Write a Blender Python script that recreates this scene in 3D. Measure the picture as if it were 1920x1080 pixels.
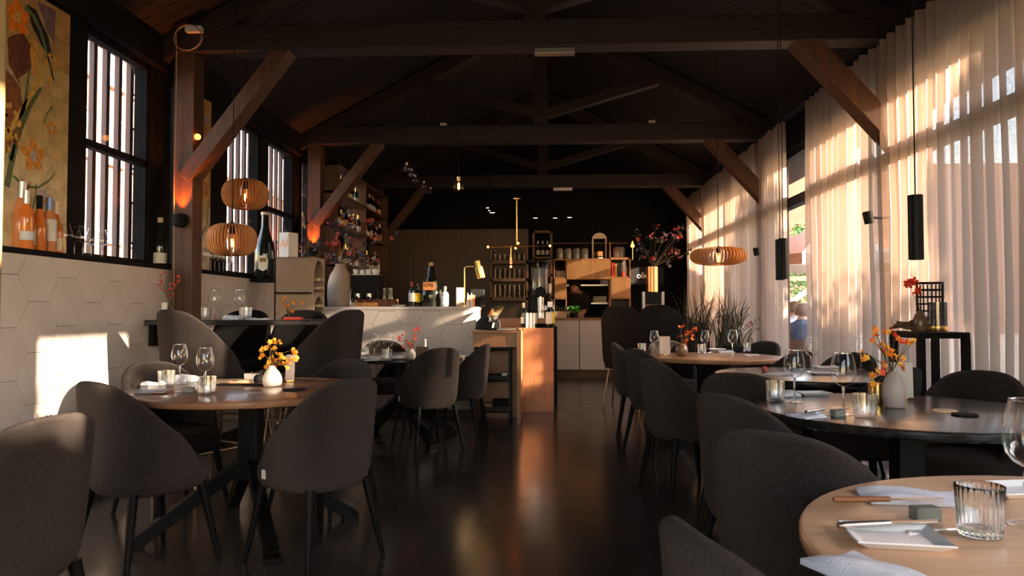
import bpy, bmesh, math, random
from math import sin, cos, pi, radians as R, sqrt
from mathutils import Vector, Matrix
for o in list(bpy.data.objects): bpy.data.objects.remove(o)
S = bpy.context.scene; COL = S.collection
rnd = random.Random(7)

# ---------------------------------------------------------------- camera
F, H = 1375.0, 1.15
PSI, PIT = math.atan(70 / F), math.atan(43 / F)
cam = bpy.data.objects.new('camera', bpy.data.cameras.new('camera')); COL.objects.link(cam)
cam.data.sensor_width = 36; cam.data.lens = 36 * F / 1920
cam.location = (0, 0, H); cam.rotation_euler = (pi / 2 + PIT, 0, PSI)
cam.data.clip_start = .02; cam.data.clip_end = 300
cam.data.dof.use_dof = True; cam.data.dof.focus_distance = 5.2; cam.data.dof.aperture_fstop = 10
S.camera = cam
# ---------------------------------------------------------------- light
SUNV = Vector((-1, .34, -.31)).normalized()
w = bpy.data.worlds.new('sky'); S.world = w; w.use_nodes = True
nt = w.node_tree; nt.nodes.clear()
sky = nt.nodes.new('ShaderNodeTexSky'); sky.sky_type = 'NISHITA'; sky.sun_disc = False
sky.sun_elevation = R(16.4); sky.sun_rotation = R(108.8); sky.air_density = 1.3; sky.dust_density = .6
bg = nt.nodes.new('ShaderNodeBackground'); bg.inputs[1].default_value = .74
ow = nt.nodes.new('ShaderNodeOutputWorld')
tint = nt.nodes.new('ShaderNodeMix'); tint.data_type = 'RGBA'; tint.blend_type = 'MULTIPLY'; tint.inputs[0].default_value = 1; tint.inputs[7].default_value = (1.12, .95, .96, 1)
nt.links.new(sky.outputs[0], tint.inputs[6]); nt.links.new(tint.outputs[2], bg.inputs[0]); nt.links.new(bg.outputs[0], ow.inputs[0])
sl = bpy.data.lights.new('sun', 'SUN'); sl.energy = 24; sl.color = (1, .80, .58); sl.angle = R(.6)
sun = bpy.data.objects.new('sun', sl); COL.objects.link(sun)
sun.rotation_euler = SUNV.to_track_quat('-Z', 'Y').to_euler(); sun.location = (20, -10, 12)
S.view_settings.view_transform = 'Standard'; S.view_settings.look = 'None'
S.view_settings.exposure = 1.7; S.view_settings.gamma = 1; S.view_settings.use_curve_mapping = False
S.cycles.max_bounces = 8; S.cycles.diffuse_bounces = 4; S.cycles.glossy_bounces = 3
S.cycles.transmission_bounces = 6; S.cycles.transparent_max_bounces = 24
S.cycles.sample_clamp_indirect = 6; S.cycles.use_denoising = True
S.cycles.caustics_refractive = False; S.cycles.caustics_reflective = False

# ---------------------------------------------------------------- measuring helper (pixel + known plane -> place in the room)
_s, _c, _sp, _cp = sin(PSI), cos(PSI), sin(PIT), cos(PIT)
_RT, _FW, _UP = (_c, _s, 0), (-_s * _cp, _c * _cp, _sp), (_s * _sp, -_c * _sp, _cp)
def at(px, py, X=None, Y=None, Z=None):
    a, b = (px - 960) / F, -(py - 540) / F
    d = [_FW[i] + a * _RT[i] + b * _UP[i] for i in range(3)]
    t = X / d[0] if X is not None else Y / d[1] if Y is not None else (Z - H) / d[2]
    return Vector((d[0] * t, d[1] * t, H + d[2] * t))
def yat(px, X): return at(px, 540, X=X).y
def xat(px, Y): return at(px, 583, Y=Y).x

# ---------------------------------------------------------------- materials
MATS = {}
def mat(name, col=(.5, .5, .5), rough=.6, metal=0, var=0, scale=8, bump=0, bscale=80, emit=None, spec=.5, stretch=None, coat=0, col2=None, sheen=0, alpha=None, trans=0):
    m = bpy.data.materials.new(name); m.use_nodes = True
    n, l = m.node_tree.nodes, m.node_tree.links; b = n['Principled BSDF']
    b.inputs['Base Color'].default_value = (*col, 1); b.inputs['Roughness'].default_value = rough
    b.inputs['Metallic'].default_value = metal; b.inputs['Specular IOR Level'].default_value = spec
    if coat: b.inputs['Coat Weight'].default_value = coat; b.inputs['Coat Roughness'].default_value = .12
    if sheen: b.inputs['Sheen Weight'].default_value = sheen; b.inputs['Sheen Roughness'].default_value = .4; b.inputs['Sheen Tint'].default_value = (1, .82, .74, 1)
    if trans: b.inputs['Transmission Weight'].default_value = trans; b.inputs['IOR'].default_value = 1.45
    tc = n.new('ShaderNodeTexCoord'); mp = n.new('ShaderNodeMapping'); l.new(tc.outputs['Object'], mp.inputs[0])
    if stretch: mp.inputs['Scale'].default_value = stretch
    if var or col2:
        t = n.new('ShaderNodeTexNoise'); t.inputs['Scale'].default_value = scale; t.inputs['Detail'].default_value = 5
        l.new(mp.outputs[0], t.inputs[0]); r = n.new('ShaderNodeValToRGB'); l.new(t.outputs['Fac'], r.inputs[0])
        c2 = col2 or tuple(min(1, c * (1 + var)) for c in col); c1 = col if col2 else tuple(c * (1 - var) for c in col)
        r.color_ramp.elements[0].color = (*c1, 1); r.color_ramp.elements[1].color = (*c2, 1)
        r.color_ramp.elements[0].position = .35; r.color_ramp.elements[1].position = .65
        l.new(r.outputs[0], b.inputs['Base Color'])
    if bump:
        t = n.new('ShaderNodeTexNoise'); t.inputs['Scale'].default_value = bscale; t.inputs['Detail'].default_value = 2
        l.new((mp if stretch else tc).outputs[0 if stretch else 'Object'], t.inputs[0])
        bp = n.new('ShaderNodeBump'); bp.inputs['Strength'].default_value = bump; bp.inputs['Distance'].default_value = .01
        l.new(t.outputs['Fac'], bp.inputs['Height']); l.new(bp.outputs[0], b.inputs['Normal'])
    if emit: b.inputs['Emission Color'].default_value = (*emit[0], 1); b.inputs['Emission Strength'].default_value = emit[1]
    MATS[name] = m; return m
def thin_glass(name, tint=(1, 1, 1), gloss=(1, 1, 1), base=.03, edge=.6, rough=.02, start=.35):
    m = bpy.data.materials.new(name); m.use_nodes = True; n, l = m.node_tree.nodes, m.node_tree.links; n.clear()
    o = n.new('ShaderNodeOutputMaterial'); mx = n.new('ShaderNodeMixShader'); t = n.new('ShaderNodeBsdfTransparent'); g = n.new('ShaderNodeBsdfGlossy')
    t.inputs[0].default_value = (*tint, 1); g.inputs[0].default_value = (*gloss, 1); g.inputs['Roughness'].default_value = rough
    lw = n.new('ShaderNodeLayerWeight'); lw.inputs[0].default_value = .35; mr = n.new('ShaderNodeMapRange')
    mr.inputs[1].default_value = start; mr.inputs[3].default_value = base; mr.inputs[4].default_value = edge; l.new(lw.outputs['Facing'], mr.inputs[0])
    nz = n.new('ShaderNodeTexNoise'); nz.inputs['Scale'].default_value = 3
    l.new(mr.outputs[0], mx.inputs[0]); l.new(t.outputs[0], mx.inputs[1]); l.new(g.outputs[0], mx.inputs[2]); l.new(mx.outputs[0], o.inputs[0])
    MATS[name] = m; return m
def curtain_mat(name, col, see, trl):
    m = bpy.data.materials.new(name); m.use_nodes = True; n, l = m.node_tree.nodes, m.node_tree.links; n.clear()
    o = n.new('ShaderNodeOutputMaterial'); t = n.new('ShaderNodeBsdfTransparent'); tr = n.new('ShaderNodeBsdfTranslucent'); d = n.new('ShaderNodeBsdfDiffuse')
    tc = n.new('ShaderNodeTexCoord'); mp = n.new('ShaderNodeMapping'); mp.inputs['Scale'].default_value = (150, 150, 420); l.new(tc.outputs['Object'], mp.inputs[0])
    nz = n.new('ShaderNodeTexNoise'); nz.inputs['Scale'].default_value = .6; nz.inputs['Detail'].default_value = 3; l.new(mp.outputs[0], nz.inputs[0])
    r = n.new('ShaderNodeMapRange'); r.inputs[1].default_value = .3; r.inputs[2].default_value = .7; r.inputs[3].default_value = see * .4; r.inputs[4].default_value = see * 1.6
    l.new(nz.outputs['Fac'], r.inputs[0])
    tr.inputs[0].default_value = (*col, 1); d.inputs[0].default_value = (*col, 1)
    a = n.new('ShaderNodeMixShader'); a.inputs[0].default_value = trl; l.new(d.outputs[0], a.inputs[1]); l.new(tr.outputs[0], a.inputs[2])
    b = n.new('ShaderNodeMixShader'); l.new(r.outputs[0], b.inputs[0]); l.new(a.outputs[0], b.inputs[1]); l.new(t.outputs[0], b.inputs[2]); l.new(b.outputs[0], o.inputs[0])
    MATS[name] = m; return m
def wood(name, c1, c2, rough=.45, axis=0, sc=1.0, coat=0, bump=.15):
    st = [14, 14, 14]; st[axis] = 1.1
    return mat(name, c1, rough, col2=c2, scale=2.2 * sc, stretch=tuple(st), bump=bump, bscale=5 * sc, coat=coat)

mat('boucle', (.024, .018, .0165), .95, var=.22, scale=160, bump=.9, bscale=420, sheen=.12, spec=.1)
mat('black_fabric', (.012, .011, .011), .95, var=.3, scale=120, bump=.5, bscale=300, spec=.1)
mat('leg_black', (.0035, .003, .003), .5, var=.2, spec=.1)
mat('black_metal', (.004, .0038, .0038), .45, var=.1, spec=.12)
mat('black_matt', (.006, .006, .006), .8, var=.2, spec=.2)
mat('dark_frame', (.010, .009, .010), .7, var=.25, scale=5, spec=.08)
mat('bronze', (.30, .22, .14), .35, metal=1, var=.1)
mat('brass', (.85, .55, .20), .25, metal=1, var=.1)
mat('copper', (.85, .38, .18), .25, metal=1, var=.1)
mat('steel', (.62, .60, .57), .28, metal=1, var=.05)
mat('white_paint', (.75, .72, .68), .6, var=.04)
mat('white_porcelain', (.78, .77, .76), .25, var=.03)
mat('grey_plate', (.55, .56, .58), .4, var=.05)
mat('napkin', (.62, .63, .68), .9, var=.05, scale=30, bump=.2, bscale=200)
mat('paper', (.70, .66, .62), .8, var=.03)
mat('card_pink', (.62, .50, .47), .8, var=.04)
mat('hex_tile', (.60, .52, .485), .5, var=.05, scale=3, bump=.05, bscale=12, spec=.3)
mat('grout', (.22, .19, .17), .9, var=.1)
mat('clay_grey', (.40, .29, .22), .85, var=.10, scale=6, bump=.1)
mat('vase_white', (.80, .70, .62), .35, var=.04, coat=.3)
mat('vase_grey', (.33, .28, .26), .5, var=.12, scale=6)
mat('vase_brown', (.16, .09, .045), .35, var=.3, scale=9, coat=.3)
mat('petal_orange', (1.0, .30, .02), .6, var=.18, scale=30)
mat('petal_yellow', (1.0, .46, .04), .6, var=.18, scale=30)
mat('petal_red', (.80, .06, .02), .6, var=.2, scale=30)
mat('petal_rust', (.38, .05, .03), .7, var=.2, scale=30)
mat('petal_purple', (.030, .022, .05), .8, var=.3, scale=30)
mat('stem', (.10, .07, .03), .7, var=.2)
mat('leaf', (.05, .16, .025), .5, var=.35, scale=9)
mat('grass_dark', (.045, .035, .018), .6, var=.35, scale=6)
mat('rope', (.30, .22, .13), .8, var=.1)
mat('slate', (.17, .175, .15), .7, var=.15)
mat('cork', (.40, .27, .15), .8, var=.15, scale=60)
mat('label_white', (.62, .58, .52), .7, var=.06)
mat('label_yellow', (.85, .58, .02), .6, var=.05)
mat('label_orange', (.85, .30, .08), .6, var=.05)
mat('ink', (.02, .015, .015), .7, var=.1)
mat('blue_card', (.02, .16, .50), .5, var=.08)
mat('red_book', (.75, .05, .02), .5, var=.1)
mat('yellow_book', (.7, .5, .1), .5, var=.1)
mat('grey_book', (.4, .38, .36), .6, var=.1)
mat('black_book', (.03, .03, .035), .5, var=.1)
mat('bottle_dark', (.012, .014, .010), .08, var=.2, spec=.6)
mat('bottle_green', (.02, .045, .02), .08, var=.2, spec=.6)
mat('bottle_amber', (.35, .12, .02), .08, var=.2, spec=.6)
mat('bottle_clear', (.30, .28, .25), .06, var=.2, spec=.6)
mat('bottle_rose', (1.0, .27, .05), .08, var=.12, spec=.5, trans=.3)
mat('bottle_blush', (1.0, .36, .14), .06, var=.1, spec=.5, trans=.4)
mat('foil_silver', (.55, .55, .55), .35, metal=.8, var=.08)
mat('foil_blue', (.16, .22, .42), .4, metal=.4, var=.08)
mat('foil_cream', (.70, .58, .42), .5, var=.08)
mat('screen', (.012, .013, .016), .12, var=.1)
mat('skin', (.55, .30, .21), .55, var=.08)
mat('hair_dark', (.012, .009, .008), .7, var=.3)
mat('hair_brown', (.16, .08, .04), .7, var=.3)
mat('shirt_blue', (.020, .045, .085), .85, var=.25, scale=12, bump=.3, bscale=18)
mat('shirt_white', (.72, .78, .84), .85, var=.06)
mat('cloth_black', (.012, .011, .012), .9, var=.2)
mat('apron', (.55, .38, .36), .9, var=.2, scale=22)
mat('filament', (1, .5, .1), .5, emit=((1, .38, .08), 26))
mat('filament_soft', (1, .5, .1), .5, emit=((1, .32, .06), 14))
mat('glow_amber', (1, .4, .05), .5, emit=((1, .28, .03), 3))
mat('spot_face', (1, .6, .4), .5, emit=((1, .62, .38), 4))
thin_glass('glass_thin', base=.045, edge=.9, start=.25); thin_glass('glass_ribbed', (.95, .95, .95), base=.11, edge=.7, rough=.08, start=.0); thin_glass('glass_pane', (.96, .97, .97), base=.02, edge=.5)
thin_glass('glass_dim', (.93, .9, .87), base=.015, edge=.22); thin_glass('glass_amber', (1, .78, .5), base=.03, edge=.4); thin_glass('glass_smoke', (.55, .58, .62), base=.06, edge=.5)
mat('glass_solid', (.98, .98, .98), .02, trans=1)
wood('timber', (.052, .018, .006), (.085, .030, .0095), .6, 2, bump=.25); wood('timber_shaded', (.013, .0045, .002), (.022, .008, .003), .7, 2, bump=.2); wood('timber_x', (.009, .003, .0012), (.016, .0055, .002), .65, 0, bump=.25)  # rafter and tie-beam copies darkened to carry the roof's shade in their colour
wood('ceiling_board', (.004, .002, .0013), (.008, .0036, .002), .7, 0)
wood('oak', (.21, .078, .028), (.27, .105, .04), .45, 2, 1.4, bump=.05); wood('oak_x', (.235, .088, .032), (.30, .12, .046), .45, 0, 1.4, bump=.05)
wood('walnut', (.20, .095, .05), (.30, .15, .08), .28, 0, 1, .35, .05); wood('oak_table', (.66, .39, .22), (.78, .49, .29), .38, 0, 1, .2, .05)
wood('oak_brown', (.27, .13, .06), (.38, .19, .09), .35, 0, 1, .2, .05)
wood('black_oak', (.012, .010, .010), (.030, .024, .020), .22, 0, 1.5, .4, .12)
wood('panel_brown', (.034, .013, .005), (.050, .020, .008), .5, 2); wood('shelf_brown', (.085, .034, .012), (.13, .055, .02), .5, 1)
wood('slat_red', (.075, .028, .016), (.12, .045, .025), .6, 2); wood('ply', (.40, .18, .06), (.50, .24, .09), .5, 2, .6, bump=.03)
wood('drift', (.06, .025, .012), (.18, .08, .035), .8, 1, 1.5); wood('ochre', (.26, .17, .065), (.32, .21, .09), .6, 2)
curtain_mat('sheer', (.44, .335, .27), .09, .46); curtain_mat('sheer_open', (.44, .335, .27), .30, .46)

def floor_material():
    m = mat('concrete', (.028, .022, .018), .3, col2=(.042, .034, .029), scale=2.2, spec=.5)
    n, l = m.node_tree.nodes, m.node_tree.links; b = n['Principled BSDF']
    t = n.new('ShaderNodeTexNoise'); t.inputs['Scale'].default_value = 5; t.inputs['Detail'].default_value = 6
    g = n.new('ShaderNodeNewGeometry'); l.new(g.outputs['Position'], t.inputs[0])
    r = n.new('ShaderNodeMapRange'); r.inputs[3].default_value = .12; r.inputs[4].default_value = .27; l.new(t.outputs['Fac'], r.inputs[0]); l.new(r.outputs[0], b.inputs['Roughness'])
    bp = n.new('ShaderNodeBump'); bp.inputs['Strength'].default_value = .03; bp.inputs['Distance'].default_value = .02; l.new(t.outputs['Fac'], bp.inputs['Height']); l.new(bp.outputs[0], b.inputs['Normal'])
floor_material()

# ---------------------------------------------------------------- mesh builder
class MB:
    def __init__(s): s.v = []; s.f = []
    def add(s, vs, fs): k = len(s.v); s.v += [tuple(v) for v in vs]; s.f += [tuple(i + k for i in f) for f in fs]; return s
    def box(s, x0, x1, y0, y1, z0, z1, M=None):
        vs = [Vector((x, y, z)) for z in (z0, z1) for y in (y0, y1) for x in (x0, x1)]
        if M: vs = [M @ v for v in vs]
        return s.add(vs, [(0, 2, 3, 1), (4, 5, 7, 6), (0, 1, 5, 4), (2, 6, 7, 3), (0, 4, 6, 2), (1, 3, 7, 5)])
    def bar(s, a, b, wd, ht, up=(0, 0, 1)):
        a, b = Vector(a), Vector(b); d = (b - a).normalized(); u = Vector(up)
        if abs(d.dot(u)) > .98: u = Vector((0, 1, 0))
        x = d.cross(u).normalized(); z = x.cross(d)
        vs = [p + x * (i * wd / 2) + z * (j * ht / 2) for p in (a, b) for i, j in ((-1, -1), (1, -1), (1, 1), (-1, 1))]
        return s.add(vs, [(0, 3, 2, 1), (4, 5, 6, 7), (0, 1, 5, 4), (1, 2, 6, 5), (2, 3, 7, 6), (3, 0, 4, 7)])
    def tube(s, pts, r, n=8, cap=True):
        pts = [Vector(p) for p in pts]; rs = r if isinstance(r, (list, tuple)) else [r] * len(pts); k = len(s.v); prev = None
        for i, p in enumerate(pts):
            d = (pts[min(i + 1, len(pts) - 1)] - pts[max(i - 1, 0)]).normalized()
            x = prev - d * prev.dot(d) if prev else d.cross(Vector((0, 0, 1)) if abs(d.z) < .9 else Vector((1, 0, 0)))
            x = x.normalized(); prev = x; y = d.cross(x)
            s.v += [tuple(p + (x * cos(2 * pi * j / n) + y * sin(2 * pi * j / n)) * rs[i]) for j in range(n)]
        for i in range(len(pts) - 1):
            for j in range(n):
                a, b = k + i * n + j, k + i * n + (j + 1) % n; s.f.append((a, b, b + n, a + n))
        if cap: s.f.append(tuple(k + j for j in reversed(range(n)))); s.f.append(tuple(k + (len(pts) - 1) * n + j for j in range(n)))
        return s
    def lathe(s, prof, n=24, c=(0, 0, 0), rib=0, ribn=0, M=None):
        k = len(s.v); c = Vector(c); rows = []
        for r, z in prof:
            if r < 1e-5: rows.append([len(s.v)]); p = Vector((0, 0, z)); s.v.append(tuple((M @ p if M else p) + c)); continue
            row = []
            for j in range(n):
                a = 2 * pi * j / n; rr = r + (rib * (abs(sin(a * ribn / 2)) if ribn else 0)); p = Vector((rr * cos(a), rr * sin(a), z))
                row.append(len(s.v)); s.v.append(tuple((M @ p if M else p) + c))
            rows.append(row)
        for A, B in zip(rows, rows[1:]):
            for j in range(n):
                a0, a1 = A[j % len(A)], A[(j + 1) % len(A)]; b0, b1 = B[j % len(B)], B[(j + 1) % len(B)]
                f = [a0]
                for q in (a1, b1, b0):
                    if q not in f: f.append(q)
                if len(f) > 2: s.f.append(tuple(f))
        return s
    def prism(s, poly, z0, z1, M=None):
        n = len(poly); vs = [Vector((x, y, z)) for z in (z0, z1) for x, y in poly]
        if M: vs = [M @ v for v in vs]
        return s.add(vs, [tuple(reversed(range(n))), tuple(range(n, 2 * n))] + [(i, (i + 1) % n, n + (i + 1) % n, n + i) for i in range(n)])
    def mesh(s, name, m, smooth=None):
        me = bpy.data.meshes.new(name); me.from_pydata(s.v, [], s.f); me.update()
        me.materials.append(MATS[m] if isinstance(m, str) else m)
        if smooth: me.shade_smooth(); me.set_sharp_from_angle(angle=R(smooth))
        return me
    def build(s, name, m, parent=None, smooth=None, bev=0, loc=None, rz=0):
        o = bpy.data.objects.new(name, s.mesh(name, m, smooth)); COL.objects.link(o)
        if parent: o.parent = parent
        if loc: o.location = loc
        if rz: o.rotation_euler.z = rz
        if bev:
            md = o.modifiers.new('edge', 'BEVEL'); md.width = bev; md.segments = 2; md.limit_method = 'ANGLE'
        return o
def link(name, me, parent=None, loc=(0, 0, 0), rot=(0, 0, 0), sc=None):
    o = bpy.data.objects.new(name, me); COL.objects.link(o); o.parent = parent; o.location = loc; o.rotation_euler = rot
    if sc: o.scale = sc
    return o
def tag(o, label, cat, group=None):
    o['label'] = label; o['category'] = cat
    if group: o['group'] = group
    return o
def thing(name, label, cat, loc=(0, 0, 0), rz=0, group=None):
    o = bpy.data.objects.new(name, None); o.empty_display_size = .05; COL.objects.link(o); o.location = loc; o.rotation_euler = (0, 0, rz)
    return tag(o, label, cat, group)
def struct(o, label=None):
    o['kind'] = 'structure'
    if label: o['label'] = label
    return o
def sroot(name, label=None, loc=(0, 0, 0)):
    o = bpy.data.objects.new(name, None); COL.objects.link(o); o.location = loc; return struct(o, label)
def dup(root, loc, rz=0, label=None, group=None):
    r = root.copy(); COL.objects.link(r); r.location = loc; r.rotation_euler = (0, 0, rz)
    if label: r['label'] = label
    if group: r['group'] = group
    for ch in root.children:
        c = ch.copy(); COL.objects.link(c); c.parent = r
        for g in ch.children:
            d = g.copy(); COL.objects.link(d); d.parent = c
    return r
ORD = 'first second third fourth fifth sixth seventh eighth ninth tenth eleventh twelfth thirteenth fourteenth fifteenth sixteenth seventeenth eighteenth nineteenth twentieth twenty-first twenty-second twenty-third twenty-fourth twenty-fifth'.split()
def text(body, size, m, parent, loc, rot, name='lettering', ext=.0008):
    cu = bpy.data.curves.new(name, 'FONT'); cu.body = body; cu.size = size; cu.align_x = 'CENTER'; cu.align_y = 'CENTER'; cu.extrude = ext
    cu.materials.append(MATS[m]); t = bpy.data.objects.new(name, cu); COL.objects.link(t); me = bpy.data.meshes.new_from_object(t.evaluated_get(bpy.context.evaluated_depsgraph_get())); bpy.data.objects.remove(t); o = bpy.data.objects.new(name, me); COL.objects.link(o); o.parent = parent; o.location = loc; o.rotation_euler = rot; return o
# ================================================================ the setting
TY = (1.6, 5.42, 8.48, 11.6)          # timber frames along the hall
struct(MB().box(-3.1, 2.75, -2.4, 14.4, -.12, 0).build('floor', 'concrete'), 'dark polished concrete floor')
# gable walls
def gable(y0, y1): return MB().add([(x, y, z) for y in (y0, y1) for x, z in ((-3.1, 0), (2.75, 0), (2.75, 3.25), (-.1, 4.8), (-3.1, 3.25))], [(0, 1, 2, 3, 4), (9, 8, 7, 6, 5), (0, 5, 6, 1), (1, 6, 7, 2), (2, 7, 8, 3), (3, 8, 9, 4), (4, 9, 5, 0)])
struct(gable(14.2, 14.4).build('wall_back', 'black_matt'), 'black back wall'); wf = MB().box(-3.1, -2.6, -2.4, -2.2, 0, 3.25); wf.box(1.05, 2.75, -2.4, -2.2, 0, 3.25); wf.box(-2.6, 1.05, -2.4, -2.2, 0, .3); wf.box(-2.6, 1.05, -2.4, -2.2, 2.95, 3.25)
wf.add([(x, y, z) for y in (-2.4, -2.2) for x, z in ((-3.1, 3.25), (2.75, 3.25), (-.1, 4.8))], [(0, 1, 2), (5, 4, 3), (0, 3, 4, 1), (1, 4, 5, 2), (2, 5, 3, 0)]); struct(wf.build('wall_front', 'panel_brown'), 'brown entrance wall behind the camera')
we = sroot('window_30', 'glazing added behind the camera to light the chair backs'); fw = MB()  # unseen glazing put in so daylight reaches chair backs facing the camera
for x in (-2.6, -1.4, -.2, 1.0): fw.box(x, x + .05, -2.34, -2.26, .3, 2.95)
fw.build('window_frame', 'dark_frame', we)
for x in (-2.55, -1.35, -.15): MB().box(x, x + 1.15, -2.303, -2.297, .3, 2.95).build('pane', 'glass_pane', we)
# roof with boards
RX, RZ, SL = -.1, 4.72, .525
def slope_pts(sgn, run, dz=0): return (RX + sgn * run, RZ - SL * run + dz)
c = MB()
for sgn, run in ((-1, 3.04), (1, 3.45)):
    x1, z1 = slope_pts(sgn, run)
    c.add([(x, y, z + t) for y in (-2.45, 14.8) for t in (0, .16) for x, z in ((RX, RZ), (x1, z1))], [(0, 1, 3, 2), (4, 6, 7, 5), (0, 4, 5, 1), (2, 3, 7, 6), (1, 5, 7, 3), (0, 2, 6, 4)])
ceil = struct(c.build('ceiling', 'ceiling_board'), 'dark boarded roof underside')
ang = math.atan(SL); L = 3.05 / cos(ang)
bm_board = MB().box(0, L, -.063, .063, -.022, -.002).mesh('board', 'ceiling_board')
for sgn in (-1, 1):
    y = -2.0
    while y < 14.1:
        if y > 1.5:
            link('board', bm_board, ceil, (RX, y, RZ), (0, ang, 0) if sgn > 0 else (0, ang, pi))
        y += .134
# ---- left wall
XL = -2.87
WIN = [(143, 266), (305, 322), (415, 478), (494, 543), (558, 578), (603, 627)]
WY = [(yat(a, -3.0), yat(b, -3.0)) for a, b in WIN]
m = MB().box(-3.08, -2.879, -2.4, 14.4, 0, 1.462)
prev = -2.4
for a, b in WY + [(14.4, 14.4)]:
    m.box(-3.08, -2.96, prev, a, 1.462, 2.98)
    prev = b
m.box(-3.08, -2.9, -2.4, 14.4, 2.98, 3.3)
wl = struct(m.build('wall_left', 'dark_frame'), 'left side wall, black timber above pale hexagon tiles')
struct(MB().box(-3.06, -2.855, -2.2, 7.62, 1.462, 1.492).build('trim_1', 'dark_frame', bev=.004), 'black window ledge along the left wall')
for y in (5.0, 7.2): pass
struct(MB().box(-2.87, -2.85, -2.2, 7.98, 0, .075).build('baseboard_left', 'timber_x'), 'brown wooden skirting under the tiles')
# hexagon tiles, each a piece
def clip(poly, u0, u1, v0, v1):
    for ax, lim, sg in ((0, u0, 1), (0, u1, -1), (1, v0, 1), (1, v1, -1)):
        out = []
        for i, p in enumerate(poly):
            q = poly[(i + 1) % len(poly)]; dp, dq = sg * (p[ax] - lim), sg * (q[ax] - lim)
            if dp >= 0: out.append(p)
            if dp * dq < 0: t = dp / (dp - dq); out.append((p[0] + t * (q[0] - p[0]), p[1] + t * (q[1] - p[1])))
        poly = out
        if len(poly) < 3: return None
    return poly
HR, HF = .165, .2858
def hexes(parent, u0, u1, v0, v1, M, uo=0, vo=0, name='tile'):
    full = MB().prism([(HR * .987 * cos(k * pi / 3), HR * .987 * sin(k * pi / 3)) for k in range(6)], 0, .009, M.to_3x3().to_4x4()).mesh(name, 'hex_tile')
    i = int(math.floor((u0 - uo) / (1.5 * HR))) - 1
    while uo + i * 1.5 * HR < u1 + HR:
        cu = uo + i * 1.5 * HR; j = -1
        while True:
            cv = vo + (j + .5 * (i % 2)) * HF
            if cv > v1 + HF: break
            j += 1
            pg = [(cu + HR * .987 * cos(k * pi / 3), cv + HR * .987 * sin(k * pi / 3)) for k in range(6)]
            cl = clip(pg, u0, u1, v0, v1)
            if not cl: continue
            if len(cl) == 6 and cl == pg: link(name, full, parent, M @ Vector((cu, cv, 0)))
            else: MB().prism(cl, 0, .009, M).build(name, 'hex_tile', parent)
        i += 1
ML = Matrix(((0, 0, 1, XL - .009), (1, 0, 0, 0), (0, 1, 0, 0), (0, 0, 0, 1)))
hexes(wl, 2.3, 7.6, .075, 1.46, ML, 4.73, .06)
MB().box(-2.8805, -2.8785, 2.2, 7.9, 0, 1.46).build('grout_bed', 'grout', wl)
# windows left
wn = 1
for i, (a, b) in enumerate(WY):
    r = sroot('window_%d' % wn, 'slatted side window %d' % wn); wn += 1
    f = MB(); z0, z1, t = 1.492, 2.98, .028
    f.box(-3.03, -2.97, a, a + t, z0, z1); f.box(-3.03, -2.97, b - t, b, z0, z1); f.box(-3.03, -2.97, a, b, z0, z0 + .03); f.box(-3.03, -2.97, a, b, z1 - .04, z1)
    if b - a > .4: f.box(-3.03, -2.97, a, b, 2.215, 2.26)
    f.build('window_frame', 'dark_frame', r)
    MB().box(-3.003, -2.999, a + t, b - t, z0 + .03, z1 - .04).build('pane', 'glass_pane', r)
# outside slats
rs = thing('slat_screen', 'row of upright reddish brown wooden slats outside the side windows', 'screen', (-3.2, 0, 0))
sm = MB().box(-.018, .018, -.02, .02, 1.3, 3.15).mesh('slat', 'slat_red')
y = 3.9
while y < 10.2: link('slat', sm, rs, (0, y, 0)); y += .15
MB().box(-.035, -.016, 3.8, 10.3, 1.32, 1.40).build('rail', 'slat_red', rs); MB().box(-.035, -.016, 3.8, 10.3, 3.05, 3.12).build('rail', 'slat_red', rs)
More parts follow.
